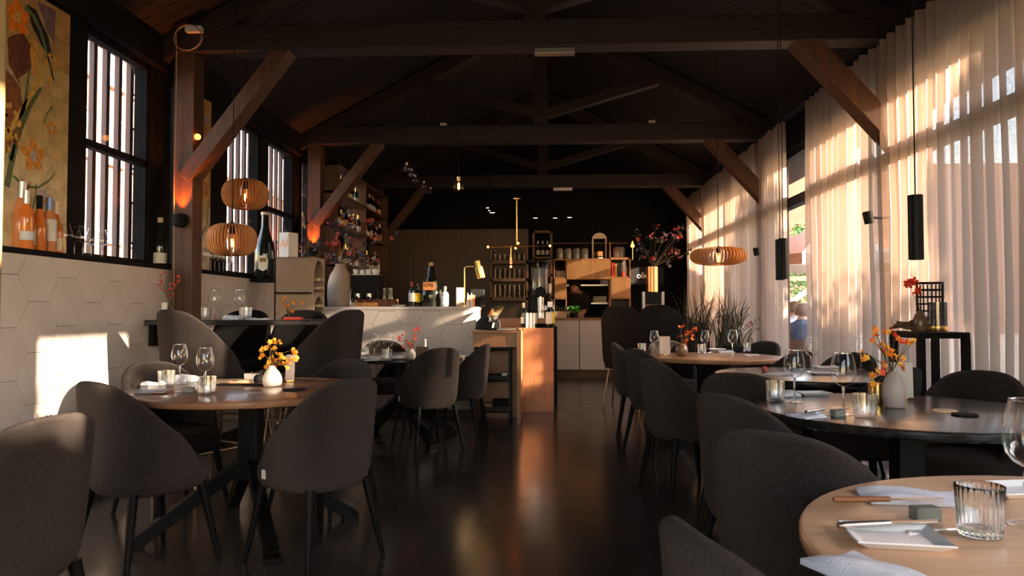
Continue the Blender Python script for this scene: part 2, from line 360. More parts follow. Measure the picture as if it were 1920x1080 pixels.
# painted tile panels between the windows
thin = .006
def art_panel(y0, y1, nu, label, seed):
    r = thing('tile_panel', label, 'tile panel', (-2.955, y0, 1.495)); W, Hh = y1 - y0, 1.475; rn = random.Random(seed)
    nv = 8; tm = []
    for k, cc in enumerate(((.60, .46, .27), (.55, .38, .17), (.48, .28, .10))):
        nm = 'art_ground%d%d' % (seed, k); mat(nm, cc, .25, var=.18, scale=14, coat=.3)
        tm.append(MB().box(.0, .012, .002, W / nu - .002, .002, Hh / nv - .002).mesh('tile', nm))
    MB().box(-.004, .004, 0, W, 0, Hh).build('grout_bed', 'white_paint', r)
    for i in range(nu):
        for j in range(nv): link('tile', tm[(0 if j < 3 else 1 if j < 6 else 2)], r, (0, i * W / nu, j * Hh / nv))
    def patch(name, pts, m, d=.0135): 
        n = len(pts); cx = sum(p[0] for p in pts) / n; cy = sum(p[1] for p in pts) / n
        vs = [(d, cx, cy)] + [(d, min(max(p[0], 0), W), min(max(p[1], 0), Hh)) for p in pts] + [(.011, min(max(p[0], 0), W), min(max(p[1], 0), Hh)) for p in pts]
        MB().add(vs, [(0, 1 + i, 1 + (i + 1) % n) for i in range(n)] + [(1 + i, 1 + n + i, 1 + n + (i + 1) % n, 1 + (i + 1) % n) for i in range(n)]).build(name, m, r)
    def ribbon(pts, w0, m, name='painted_stem', d=.0137):
        out = []
        for i, p in enumerate(pts):
            q, o_ = pts[min(i + 1, len(pts) - 1)], pts[max(i - 1, 0)]; dx, dy = q[0] - o_[0], q[1] - o_[1]; l = sqrt(dx * dx + dy * dy) + 1e-6
            ww = w0 * (1 - .6 * i / len(pts)); out.append((p[0] - dy / l * ww, p[1] + dx / l * ww, p[0] + dy / l * ww, p[1] - dx / l * ww))
        vs = []
        for a, b, e, g in out: vs += [(d, min(max(a, 0), W), b), (d, min(max(e, 0), W), g)]
        MB().add(vs, [(2 * i, 2 * i + 1, 2 * i + 3, 2 * i + 2) for i in range(len(out) - 1)]).build(name, m, r)
    def flower(cy, cz, rad, m, n=5, core='art_lilac'):
        for k in range(n):
            a = 2 * pi * k / n + .4; pts = []
            for t in range(12):
                u = 2 * pi * t / 12; pr = rad * .5 * (1 + .15 * sin(3 * u)); px, pz = rad * .62 + pr * cos(u), pr * .72 * sin(u)
                pts.append((cy + px * cos(a) - pz * sin(a), cz + px * sin(a) + pz * cos(a)))
            patch('painted_petal', pts, m, .0139 + .0002 * k)
        patch('painted_core', [(cy + rad * .3 * cos(t), cz + rad * .42 * sin(t)) for t in [2 * pi * q / 10 for q in range(10)]], core, .0155)
    if nu > 2:
        q = lambda px, py: (lambda p: (p.y - y0, p.z - 1.495))(at(px, py, X=-2.95))
        ribbon([q(10, 350), q(20, 300), q(36, 240), q(55, 195), q(75, 165)], .022, 'art_green'); ribbon([q(16, 300), q(30, 240), q(45, 190), q(52, 130)], .018, 'art_green2')
        ribbon([q(8, 260), q(28, 225), q(55, 180), q(76, 140), q(92, 100)], .02, 'art_gold'); ribbon([q(22, 330), q(45, 350), q(68, 352), q(88, 340), q(101, 325)], .008, 'art_green')
        ribbon([q(66, 345), q(64, 370), q(58, 392)], .007, 'art_green2')
        patch('painted_wing', [q(8, 130), q(34, 150), q(40, 200), q(30, 250), q(8, 290)], 'art_umber', .0133)
        patch('painted_wing', [q(12, 70), q(40, 60), q(58, 90), q(55, 130), q(30, 150), q(14, 120)], 'art_brown', .0134)
        patch('painted_wing', [q(48, 8), q(66, 20), q(88, 70), q(96, 110), q(78, 90), q(58, 50)], 'art_dark', .0136)
        patch('painted_wing', [q(68, 2), q(102, 20), q(100, 80), q(86, 60)], 'art_violet', .0132)
        patch('painted_wing', [q(56, 66), q(68, 80), q(70, 130), q(60, 146), q(54, 100)], 'art_gold', .0138)
        flower(*q(60, 292), .085, 'art_orange'); flower(*q(30, 32), .09, 'art_flame', 5, 'art_gold'); flower(*q(94, 240), .04, 'art_orange')
        for k in range(34):
            u, v_ = rn.uniform(8, 36), rn.uniform(195, 285); cc_ = q(u, v_); patch('painted_scale', [(cc_[0] + .013 * cos(t), cc_[1] + .016 * sin(t)) for t in [2 * pi * z_ / 8 for z_ in range(8)]], 'art_gold' if k % 3 else 'art_umber', .0142 + .0001 * (k % 5))
        for k in range(12):
            cc_ = q(61 + 3 * sin(k * 2.1), 72 + 6 * k); patch('painted_scale', [(cc_[0] + .011 * cos(t), cc_[1] + .011 * sin(t)) for t in [2 * pi * z_ / 8 for z_ in range(8)]], 'art_orange', .0145)
        ribbon([q(44, 12), q(60, 30), q(74, 60), q(84, 95), q(92, 125), q(98, 150)], .014, 'art_green2'); ribbon([q(88, 160), q(96, 140), q(101, 110)], .02, 'art_gold'); ribbon([q(30, 385), q(34, 360), q(40, 335)], .006, 'art_umber'); ribbon([q(40, 395), q(46, 365), q(55, 340)], .006, 'art_umber')
        ribbon([q(14, 55), q(30, 62), q(48, 58), q(58, 72), q(60, 96)], .006, 'art_gold', d=.0146); ribbon([q(10, 130), q(24, 145), q(36, 165), q(40, 190)], .006, 'art_lilac', d=.0146); ribbon([q(96, 200), q(84, 215), q(80, 232)], .006, 'art_green')
        patch('painted_disc', [(q(80, 370)[0] + .05 * cos(t), q(80, 370)[1] + .05 * sin(t)) for t in [2 * pi * k / 14 for k in range(14)]], 'art_lilac', .0134)
        patch('painted_disc', [(q(84, 376)[0] + .022 * cos(t), q(84, 376)[1] + .022 * sin(t)) for t in [2 * pi * k / 12 for k in range(12)]], 'art_orange', .0137)
    else:
        flower(W * .45, .70, .06, 'art_orange'); flower(W * .5, .98, .06, 'art_orange'); ribbon([(W * .1, .3), (W * .6, .38), (W * .8, .6)], .008, 'art_green')
        flower(W * .5, 1.3, .05, 'art_lilac')
for nm, cc in (('art_green', (.10, .14, .06)), ('art_green2', (.16, .19, .10)), ('art_gold', (.62, .36, .08)), ('art_orange', (.62, .25, .04)), ('art_flame', (.95, .22, .02)), ('art_umber', (.26, .10, .04)),
               ('art_brown', (.16, .06, .035)), ('art_dark', (.03, .035, .03)), ('art_violet', (.20, .13, .13)), ('art_lilac', (.40, .34, .38))): mat(nm, cc, .25, var=.25, scale=40, coat=.3)
art_panel(3.42, 4.32, 5, 'large painted tile panel of orange flowers and green stems behind the rose bottles', 1)
art_panel(yat(373, -2.95), yat(391, -2.95), 1, 'narrow painted tile strip beside the nearest timber post', 2)
# ---- pale door jamb next to the camera
jx = xat(6, 1.32)
struct(MB().box(jx - .09, jx, 1.2, 1.32, 0, 3.2).build('trim_2', 'ochre', bev=.01), 'blurred ochre post edge at the picture margin')
# ---- timber frames
def frame(Y, full=True):
    r = sroot('roof_truss', 'brown timber roof truss with posts and braces')
    r.location.y = Y
    MB().box(-2.83, -2.67, -.07, .09, 0, 3.3).build('post', 'timber', r, bev=.008)
    MB().box(2.5, 2.7, -.1, .1, 0, 3.2).build('post', 'timber', r, bev=.008)
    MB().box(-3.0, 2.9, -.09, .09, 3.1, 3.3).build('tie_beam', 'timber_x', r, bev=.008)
    MB().bar((-2.74, 0, 2.15), (-1.95, 0, 3.18), .11, .17, (0, 1, 0)).build('brace', 'timber', r, bev=.006)
    MB().bar((2.60, 0, 2.28), (1.82, 0, 3.16), .15, .17, (0, 1, 0)).build('brace', 'timber', r, bev=.006)
    for sg, run in ((-1, 3.05), (1, 2.95)):
        x, z = slope_pts(sg, run, -.13); MB().bar((RX, 0, RZ - .13), (x, 0, z), .14, .2, (0, 1, 0)).build('rafter', 'timber_shaded', r)
    MB().box(RX - .08, RX + .08, -.07, .07, 3.3, RZ - .15).build('king_post', 'timber_shaded', r)
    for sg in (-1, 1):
        x, z = slope_pts(sg, 1.35, -.2); MB().bar((RX, 0, 3.42), (x, 0, z), .1, .13, (0, 1, 0)).build('strut', 'timber_shaded', r)
    return r
fr0 = frame(TY[0])
for Y in TY[1:]:
    d = dup(fr0, (0, Y, 0))
pl = MB(); pl.box(-2.95, -2.75, -2.2, 14.2, 3.3, 3.42); struct(pl.build('trim_3', 'timber_x'), 'left wall plate beam')
struct(MB().box(2.5, 2.75, -2.2, 14.2, 3.2, 3.36).build('trim_4', 'timber_x'), 'right wall plate beam')
# ---- glazed right wall
XR = 2.64
bays = [-2.2, -.7, .83, TY[0], 2.06, 3.05, 3.35, 3.9, TY[1], 6.62, 7.34, TY[2], 10.0, TY[3], 12.9, 14.2]
struct(MB().box(2.56, 2.72, -2.2, 14.2, 2.86, 3.2).build('wall_right', 'dark_frame'), 'dark header above the glazed right wall')
for a, b in zip(bays, bays[1:]):
    if a >= 12.8 or a in (3.05, TY[0]):
        struct(MB().box(2.56, 2.72, a, b, 0, 2.86).build('wall_side', 'black_matt')); continue  # the two near panels are added out of view to trim the sunlight
    r = sroot('window_%d' % wn, 'tall glazed bay %d behind the curtains' % wn); wn += 1
    f = MB(); f.box(2.6, 2.68, a, a + .05, 0, 2.86); f.box(2.6, 2.68, b - .05, b, 0, 2.86); f.box(2.6, 2.68, a, b, 0, .12); f.box(2.6, 2.68, a, b, 2.8, 2.86); tz = 2.27 if a != 2.06 else 2.79
    f.box(2.59, 2.69, a, b, tz, tz + .1) if tz < 2.5 else None
    f.build('window_frame', 'dark_frame', r)
    MB().box(XR - .003, XR + .003, a + .05, b - .05, .12, tz).build('pane', 'glass_pane', r); tz > 2.5 or MB().box(XR - .003, XR + .003, a + .05, b - .05, 2.37, 2.8).build('pane', 'glass_pane', r)
# ---- sheer curtains
def curtain(y0, y1, label, seed, x=2.41, lam=.125, amp=.042, m='sheer'):
    rn = random.Random(seed); cols = []; y = y0; k = 0
    n = max(2, int((y1 - y0) / lam)); step = (y1 - y0) / n
    for i in range(n):
        a = amp * rn.uniform(.6, 1.3); ya = y0 + i * step; fl = rn.uniform(.3, .5)
        for t, dx in ((0, -a), (.12, -a * .95), (fl, -a * .3), (fl + .12, a * .6), (fl + .24, a), (.88, a * .2)): cols.append((ya + t * step, x + dx))
    cols.append((y1, x - amp)); vs = []; fs = []; zs = (.03, .6, 1.2, 1.8, 2.4, 2.9, 3.1); nz = len(zs)
    for yy, xx in cols:
        for z in zs:
            w_ = .55 + .45 * (z / 3.1) ; vs.append((x + (xx - x) * (1.35 - .35 * w_) + .004 * sin(9 * yy + 3 * z), yy + .01 * sin(2.3 * z + yy * 5), z))
    for i in range(len(cols) - 1):
        for j in range(nz - 1): fs.append((i * nz + j, (i + 1) * nz + j, (i + 1) * nz + j + 1, i * nz + j + 1))
    o = MB().add(vs, fs).build('curtain', m, None, 25); tag(o, label, 'curtain', 'sheer curtains along the glazed wall')
curtain(-2.1, -.8, 'sheer beige curtain beside the camera, unseen, added to dim the near chairs', 1)  # out-of-view curtain put here to cut daylight on the walnut-table chairs
curtain(1.72, 3.1, 'sheer beige curtain hanging nearest the pale round table', 6, m='sheer_open')  # out of view, weave opened so the sun reaches the tiled wall
curtain(3.18, 5.33, 'wide sheer beige curtain behind the black console table', 2); curtain(5.40, 6.88, 'sheer beige curtain between the timber brace and the open glass door', 3)
curtain(7.58, 8.40, 'narrow sheer curtain on the far side of the open glass door', 4); curtain(8.52, 11.5, 'sheer curtain behind the tall grasses and flat wooden pendant', 5); curtain(11.75, 12.75, 'farthest sheer curtain beside the dark bar corner', 8)
struct(MB().box(2.36, 2.46, -2, 12.8, 3.105, 3.125).build('trim_5', 'black_matt'), 'black curtain rail')
# ---- outside
struct(MB().box(-60, -3.1, -20, 80, -.3, -.05).build('ground_street', mat('street', (.30, .27, .24), .9, var=.1))); struct(MB().box(2.76, 60, -30, 80, -.3, -.05).build('ground_terrace', mat('paving', (.42, .38, .34), .9, var=.1, scale=3)))
mat('brick', (.13, .045, .026), .85, var=.22, scale=3); mat('brick_light', (.17, .08, .05), .85, var=.15, scale=3); mat('win_white', (.26, .26, .27), .5); mat('win_glass', (.20, .25, .30), .08, var=.5, scale=1.5, spec=.8); mat('concrete_pale', (.24, .2, .18), .8, var=.08)
def building(label, x, y0, y1, z1, bm, ny, nz, wy, wz, zs, balcony=False):
    r = thing('apartment_building', label, 'building', (x, (y0 + y1) / 2, -.05)); W = y1 - y0
    MB().box(-8, 0, -W / 2, W / 2, 0, z1).build('wall', bm, r)
    MB().box(-8.1, .12, -W / 2 - .1, W / 2 + .1, z1, z1 + .3).build('roof_edge', 'concrete_pale', r)
    fm = MB(); t = .09
    for a in ((-wy / 2, -wy / 2 + t, 0, wz), (wy / 2 - t, wy / 2, 0, wz), (-wy / 2, wy / 2, 0, t), (-wy / 2, wy / 2, wz - t, wz), (-t / 2, t / 2, 0, wz)): fm.box(0, .1, *a)
    fm.box(0, .2, -wy / 2 - .1, wy / 2 + .1, -.1, 0); fm = fm.mesh('window', 'win_white'); pm = MB().box(0, .04, -wy / 2, wy / 2, 0, wz).mesh('pane', 'win_glass')
    bmh = MB().box(0, 1.0, -wy * .8, wy * .8, -.35, -.2).mesh('balcony', 'concrete_pale'); rm = MB()
    rm.box(.95, 1.0, -wy * .8, wy * .8, .75, .8)
    for q in range(9): rm.box(.95, .98, -wy * .8 + q * wy * .2 - .01, -wy * .8 + q * wy * .2 + .02, -.2, .75)
    rm = rm.mesh('railing', 'win_white')
    for i in range(ny):
        for j in range(nz):
            yy = -W / 2 + (i + .5) * W / ny; zz = zs + j * (z1 - zs) / nz
            f = link('window', fm, r, (0, yy, zz)); link('pane', pm, f)
            if balcony and i % 2: b = link('balcony', bmh, r, (0, yy, zz)); link('railing', rm, b)
building('tall light brick apartment block with white windows seen through the nearest slatted window', -15, 14.5, 30.5, 11.6, 'brick_light', 9, 4, 1.05, 1.55, .9)
building('lower red brick apartment block with balconies farther down the street', -15.5, 31, 66, 7.6, 'brick', 14, 3, 1.3, 1.5, .8, True)
def crown(name, c, r, n, m, seed, parent, leaf=.09, sq=1.0):
    rn = random.Random(seed); k = MB()
    for _ in range(n):
        u, v, t = rn.uniform(-1, 1), rn.uniform(0, 2 * pi), rn.random() ** .45; q = sqrt(1 - u * u)
        p = Vector((c[0] + r * t * q * cos(v), c[1] + r * t * q * sin(v), c[2] + r * t * u * sq)); a = Vector((rn.gauss(0, 1), rn.gauss(0, 1), rn.gauss(0, .6))).normalized() * leaf; b = a.cross(Vector((rn.gauss(0, 1), rn.gauss(0, 1), 1))).normalized() * leaf * .45
        k.add([p - a, p + b, p + a, p - b], [(0, 1, 2, 3)])
    o = k.build(name, m, parent); o['kind'] = 'stuff'; return o
def tree(label, x, y, h, r, seed, n=2600, lf=.12):
    t = thing('terrace_tree', label, 'tree', (x, y, -.05)); MB().tube([(0, 0, 0), (.05, .02, h * .45), (0, 0, h)], [.13, .1, .03]).build('trunk', 'stem', t, 50)
    crown('foliage', (0, 0, h), r, n, 'leaf', seed, t, lf)
tree('broad leafy tree on the terrace beyond the console table', 11.0, 1.0, 4.55, .8, 3, 3600, .13)
tree('slim leafy tree beyond the terrace by the entrance', 12, 5.5, 4.6, 1.2, 4); tree('leafy tree at the street end of the terrace', 9.8, 28, 3.0, 1.6, 5)
hg = thing('sun_block_hedge', 'long hedge added outside to block the low sun', 'hedge', (8.9, -1, -.05))  # hedge put in to shade the lower curtains from the sun
MB().box(-.35, .35, -11, 11.5, 0, 2.95).build('hedge_body', 'leaf', hg); MB().box(-.33, .33, -1.2, 2.0, 2.95, 3.86).build('hedge_body', 'leaf', hg)  # taller middle section added to keep sun off the near chairs
k = MB(); rn = random.Random(5)
for _ in range(5200):
    p = Vector((rn.uniform(-.5, .5), rn.uniform(-11, 11.5), 2.9 + rn.random() ** 2 * .5)); p.z += .91 if -1.2 < p.y < 2.0 else 0; a = Vector((rn.gauss(0, 1), rn.gauss(0, 1), rn.gauss(0, 1))).normalized() * .09; b = a.cross(Vector((rn.gauss(0, 1), 1, rn.gauss(0, 1)))).normalized() * .045
    k.add([p - a, p + b, p + a, p - b], [(0, 1, 2, 3)])
k.build('hedge_leaves', 'leaf', hg)['kind'] = 'stuff'
# parasols over the terrace
mat('parasol_cloth', (.42, .17, .09), .8, var=.12); mat('parasol_white', (.70, .66, .62), .8, var=.05)
def parasol(label, x, y, r, z, seed):
    t = thing('parasol', label, 'parasol', (x, y, -.05), seed); MB().tube([(0, 0, 0), (0, 0, z + .65)], .03).build('pole', 'white_paint', t, 50); MB().lathe([(0, 0), (.3, 0), (.3, .06), (.05, .1), (0, .1)], 16).build('base', 'concrete_pale', t, 40)
    for k in range(8):
        a0, a1 = 2 * pi * k / 8, 2 * pi * (k + 1) / 8; c0 = (r * cos(a0), r * sin(a0), z); c1 = (r * cos(a1), r * sin(a1), z)
        MB().add([(0, 0, z + .6), c0, c1, (0, 0, z + .59), (c0[0], c0[1], z - .16), (c1[0], c1[1], z - .16), (c0[0], c0[1], z - .01), (c1[0], c1[1], z - .01)], [(0, 1, 2), (3, 7, 6), (1, 4, 5, 2)]).build('canopy_panel', 'parasol_cloth' if k % 4 != 1 else 'parasol_white', t)
        MB().tube([(0, 0, z + .56), (c0[0] * .98, c0[1] * .98, z - .02)], .012, 6).build('rib', 'white_paint', t)
parasol('brown and white terrace parasol nearest the open door', 4.55, 12.2, 1.55, 2.05, .2); parasol('brown terrace parasol behind the nearest one', 6.3, 16.0, 1.7, 2.25, .5); parasol('farthest brown terrace parasol', 8.6, 21.5, 1.9, 2.6, .1)
fe = thing('terrace_pergola', 'white painted timber frame with diagonal brace on the terrace', 'pergola', (5.9, 17.2, -.05))
for dx in (-.5, .15, .35): MB().box(dx - .07, dx + .07, -.06, .06, 0, 1.95).build('post', 'white_paint', fe)
MB().bar((-.9, 0, 1.0), (.15, 0, 1.75), .1, .12, (0, 1, 0)).build('brace', 'white_paint', fe); MB().box(-1, 1, -.05, .05, 1.9, 2.0).build('top_rail', 'white_paint', fe)
sh = thing('terrace_shrub', 'bright green shrub in a planter on the terrace', 'shrub', (5.15, 14.4, -.05)); MB().box(-.5, .5, -.2, .2, 0, .5).build('planter', 'concrete_pale', sh); crown('foliage', (0, 0, .85), .5, 900, 'leaf', 9, sh, .07)
struct(MB().box(3.2, 30, 40, 41, -.05, 9).build('wall_far', 'brick_light'), 'pale brick housing beyond the terrace')
# ================================================================ chairs
def shell_mb(z0, z1, zf, rx=.222, ry=.225, lean=.05, th=.042, nt=44, wid=.035, T=122):
    vs, fs = [], []; nrow = None
    for i in range(nt + 1):
        t = -R(T) + 2 * R(T) * i / nt; u = max(0, min(1, (1 - cos(t)) / (1 - cos(R(T))))); 
        zt = z1 - (z1 - zf) * u ** 1.22
        def P(z, off, zz=None):
            h = (z - z0) / (z1 - z0); g = max(0, h) ** .75
            a, b = rx + wid * g - off, ry + lean * g - off; tuck = .035 * max(0, 1 - h * 6) ** 2
            sx = math.copysign(abs(sin(t)) ** .86, sin(t)); cy = math.copysign(abs(cos(t)) ** .86, cos(t))
            return ((a - tuck) * sx, -(b - tuck) * cy, zz if zz is not None else z)
        col = [P(z0 + (zt - .018 - z0) * q, 0) for q in (0, .03, .08, .16, .3, .45, .6, .75, .88, 1)]
        col += [P(zt - .006, .006), P(zt, .016), P(zt, th - .016), P(zt - .006, th - .006)]
        col += [P(z0 + .06 + (zt - .02 - z0 - .06) * q, th) for q in (1, .75, .5, .25, 0)]
        vs += col; nrow = len(col)
    for i in range(nt):
        for j in range(nrow - 1): fs.append((i * nrow + j, (i + 1) * nrow + j, (i + 1) * nrow + j + 1, i * nrow + j + 1))
    fs.append(tuple(range(nrow - 1, -1, -1))); fs.append(tuple(nt * nrow + j for j in range(nrow)))
    return MB().add(vs, fs)
def seat_mb(zb, zt, hw=.222, y0=-.20, y1=.255):
    m = MB(); rows = []; cy, hy = (y0 + y1) / 2, (y1 - y0) / 2; n = 36; vs, fs = [], []
    prof = ((.0, zb), (.8, zb), (.93, zb + .012), (1, zb + .045), (1.0, zt - .04), (.965, zt - .014), (.85, zt), (.0, zt + .008))
    for s_, z in prof:
        for j in range(n):
            a = 2 * pi * j / n; c_, d_ = cos(a), sin(a); e = .72
            vs.append((hw * s_ * math.copysign(abs(c_) ** e, c_), cy + hy * s_ * math.copysign(abs(d_) ** e, d_), z))
    for i in range(len(prof) - 1):
        for j in range(n): fs.append((i * n + j, i * n + (j + 1) % n, (i + 1) * n + (j + 1) % n, (i + 1) * n + j))
    return m.add(vs, fs)
SH = shell_mb(.352, .85, .475).mesh('backrest', 'boucle', 50); SE = seat_mb(.345, .478).mesh('seat', 'boucle', 50)
LEGS = [MB().tube([(sx * .165, sy, .37), (sx * .222, sy + (.06 if sy > 0 else -.06), 0)], [.021, .0115], 10).mesh('leg', 'leg_black', 60) for sx in (-1, 1) for sy in (-.15, .17)]
TAG = MB().box(.246, .25, .02, .045, .40, .44).mesh('sewn_tag', 'label_white')
def chair(x, y, head, label, group, tagged=False):
    r = thing('dining_chair', label, 'chair', (x, y, 0), R(head - 90), group)
    link('backrest', SH, r); link('seat', SE, r)
    for l in LEGS: link('leg', l, r)
    if tagged: link('sewn_tag', TAG, r, (-.47, .06, 0))
    return r
G1, G2, G3 = 'grey boucle chairs on the tiled wall side', 'grey boucle chairs round the glass-side tables', 'chairs in the far half'
chair(-1.83, 3.26, 60, 'grey dining chair nearest the tiled wall, left of the walnut table, back to camera', G1)
chair(-1.08, 3.38, 148, 'grey dining chair right of the walnut table with sewn tag, back to camera', G1, True)
chair(-2.17, 4.14, -32, 'grey dining chair behind the walnut table against the tiled wall', G1)
chair(-1.33, 4.32, -112, 'grey dining chair behind the walnut table, sunlit along its rim', G1)
chair(-1.67, 2.12, 168, 'large cropped grey chair at the lower left corner of the picture', G1)
chair(-1.02, 6.15, 128, 'grey dining chair with its back to camera in front of the white bar', G1, True)
chair(-.82, 6.75, 172, 'grey dining chair nearest the oak desk, sun on its edge', G1, True)
chair(-1.95, 6.74, -20, 'grey dining chair behind the bar-side black table next to the bottle rack', G1)
chair(-1.62, 7.22, -70, 'grey dining chair tucked between the bar-side black table and the bar', G1)
chair(.72, 2.06, 48, 'large grey chair beside the pale oak table, rounded back to camera', G2)
chair(.44, 1.09, 14, 'cropped grey chair at the bottom edge, pulled to the pale oak table', G2)
chair(.84, 2.84, 28, 'grey chair with its back to the aisle at the big black round table', G2)
chair(2.0, 3.66, 222, 'dark grey chair beside the curtain under the console table', G2)
chair(1.04, 3.86, 60, 'grey chair between the big black table and the smaller black table', G2)
chair(.86, 4.76, 18, 'grey chair with slanting arm line standing out in the aisle', G2)
chair(1.77, 4.22, 122, 'grey chair by the curtain behind the orange flowers', G2)
chair(2.02, 5.32, 215, 'grey chair in front of the open glass door, rounded back low', G2)
chair(1.74, 5.80, 128, 'grey chair on the curtain side in front of the oak-brown table', G2)
chair(.90, 6.06, 26, 'grey chair at the near end of the oak-brown table, seen from behind', G3)
chair(.86, 7.02, -8, 'grey chair at the far aisle side of the oak-brown table', G3)
chair(1.98, 7.32, 218, 'grey chair by the curtain at the far side of the oak-brown table', G3)
chair(1.22, 7.42, -82, 'brown-grey chair behind the red flowers on the oak-brown table', G3)
# bar stools at the high table
SSH = shell_mb(.655, 1.16, .78, .225, .225, .055).mesh('backrest', 'boucle', 50); SSE = seat_mb(.645, .765).mesh('seat', 'boucle', 50)
SLEG = [MB().tube([(sx * .16, sy, .67), (sx * .225, sy * 1.42, 0)], [.014, .011], 10).mesh('leg', 'bronze', 60) for sx in (-1, 1) for sy in (-.15, .16)]
a = [(sx, sy) for sx, sy in ((-.205, -.196), (.205, -.196), (.205, .208), (-.205, .208))]
RING = MB()
for i in range(4): RING.tube([(*a[i], .26), (*a[(i + 1) % 4], .26)], .009, 8)
RING = RING.mesh('foot_ring', 'bronze', 60)
def stool(x, y, head, label, m=None):
    r = thing('bar_stool', label, 'stool', (x, y, 0), R(head - 90), 'tall stools at the wall-mounted high table')
    for nm, me in (('backrest', SSH), ('seat', SSE)):
        o = link(nm, me, r)
        if m: o.data = me.copy(); o.data.materials[0] = MATS[m]
    for l in SLEG: link('leg', l, r)
    link('foot_ring', RING, r); return r
stool(-2.27, 4.72, 62, 'tall grey bar stool at the wall end of the high table, bronze legs')
stool(-1.62, 5.22, 158, 'tall grey bar stool at the free end of the high table')
stool(-2.12, 6.12, -85, 'black bar stool on the far side of the high table', 'black_fabric'); stool(-2.62, 6.08, -85, 'black bar stool on the far side of the high table beside the wall', 'black_fabric')
# far dark seats near the kitchen
def tallchair(x, y, head, label, m):
    r = thing('high_back_chair', label, 'chair', (x, y, 0), R(head - 90), 'high-back seats by the kitchen pass'); me = shell_mb(.45, 1.22, .66, .26, .24).mesh('backrest', m, 50); link('backrest', me, r)
    link('seat', seat_mb(.44, .56, .25).mesh('seat', m, 50), r)
    for l in SLEG: link('leg', l, r, sc=(1, 1, .7))
tallchair(.93, 9.1, 70, 'brown high-back chair in front of the pale kitchen counter', 'boucle'); tallchair(1.28, 8.62, 80, 'black high-back chair left of the grasses', 'black_fabric')
# ================================================================ tables
def round_table(x, y, rad, label, top, rot=20, nleg=4, group='round dining tables', ft=.53):
    r = thing('round_table', label, 'table', (x, y, 0), 0, group)
    MB().lathe([(0, .712), (rad - .02, .712), (rad - .004, .718), (rad, .726), (rad, .742), (rad - .004, .748), (rad - .012, .75), (0, .75)], 72).build('tabletop', top, r, 30)
    MB().box(-.05, .05, -.05, .05, .28, .69).build('column', 'black_metal', r, bev=.004); MB().box(-.26, .26, -.26, .26, .69, .712).build('mount_plate', 'black_metal', r)
    for k in range(nleg):
        a = R(rot + 360 * k / nleg); MB().bar((.03 * cos(a), .03 * sin(a), .37), (ft * cos(a), ft * sin(a), .03), .06, .065).build('leg', 'black_metal', r, bev=.004)
        MB().box(-.04, .04, -.035, .035, 0, .035).build('foot', 'black_metal', r, loc=(ft * cos(a), ft * sin(a), 0), rz=a)
    return r
T1 = round_table(-1.55, 3.76, .61, 'round walnut table with white vase of orange flowers beside the tiled wall', 'walnut', 33)
T2 = round_table(-1.33, 6.55, .60, 'round black table in front of the white hexagon tiled bar', 'black_oak', 40)
T3 = round_table(1.06, 1.25, .615, 'pale oak round table cropped at the lower right corner', 'oak_table', 30)
T4 = round_table(1.45, 3.08, .585, 'big black round table with grey vase of orange flowers', 'black_oak', 25)
T5 = round_table(1.62, 4.78, .55, 'smaller black round table behind the big black one', 'black_oak', 40)
T6 = round_table(1.45, 6.6, .60, 'oak-brown round table under the flat wooden pendant', 'oak_brown', 45)
ht = thing('high_table', 'black high table fixed to the tiled wall at post height', 'table', (-2.2, 5.4, 0))
MB().box(-.655, .68, -.36, .36, 1.05, 1.086).build('tabletop', 'black_oak', ht, bev=.004); MB().box(.45, .52, -.03, .03, .02, 1.05).build('leg', 'black_metal', ht); MB().box(.3, .66, -.25, .25, 0, .02).build('base_plate', 'black_metal', ht)
MB().box(-.655, -.62, -.3, .3, .9, 1.05).build('wall_bracket', 'black_metal', ht)
# console by the curtain
ct = thing('console_table', 'black metal console table standing against the beige curtain', 'table', (2.205, 4.40, 0))
MB().box(-.14, .14, -.18, .18, .995, 1.03).build('tabletop', 'black_metal', ct, bev=.003)
for dx in (-.122, .122):
    for dy in (-.162, .162): MB().box(dx - .018, dx + .018, dy - .018, dy + .018, 0, .995).build('leg', 'black_metal', ct)
MB().box(-.122, .122, -.18, -.145, .1, .12).build('foot_rail', 'black_metal', ct)
# ================================================================ tableware
WG_BOWL = MB().lathe([(.004, .098), (.012, .1), (.026, .108), (.038, .124), (.0425, .145), (.041, .17), (.036, .195), (.031, .215)], 28).mesh('bowl', 'glass_thin', 60)
WG_STEM = MB().lathe([(0, .004), (.0065, .0045), (.0045, .012), (.004, .04), (.004, .08), (.0065, .098), (0, .099)], 12).mesh('stem', 'glass_solid', 60); WG_FOOT = MB().lathe([(0, 0), (.036, 0), (.037, .0015), (.02, .0035), (.006, .005), (0, .005)], 28).mesh('foot', 'glass_thin', 60)
WG_RIM = MB().lathe([(.0312, .2145), (.0318, .2155), (.0312, .2165), (.0304, .2155), (.0312, .2145)], 28).mesh('rim', 'glass_solid', 60)
TB_ = MB().lathe([(0, .0), (.033, 0), (.036, .004), (.0385, .05), (.040, .088), (.0392, .0895), (.0375, .089), (.0355, .05), (.0335, .016), (0, .014)], 96, rib=0)
TBR = MB().lathe([(0, 0), (.031, 0), (.034, .004), (.036, .05), (.0375, .078), (.0385, .0885), (.0375, .0895), (.0368, .089), (.0345, .05), (.0325, .016), (0, .014)], 120, rib=.0022, ribn=24).mesh('tumbler_body', 'glass_solid', 60)
TBT = MB().lathe([(0, .001), (.033, .001), (.036, .005), (.0385, .05), (.040, .089), (.0385, .089), (.036, .03), (.034, .015), (0, .014)], 72, rib=.0022, ribn=20).mesh('tumbler_body', 'glass_ribbed', 60)
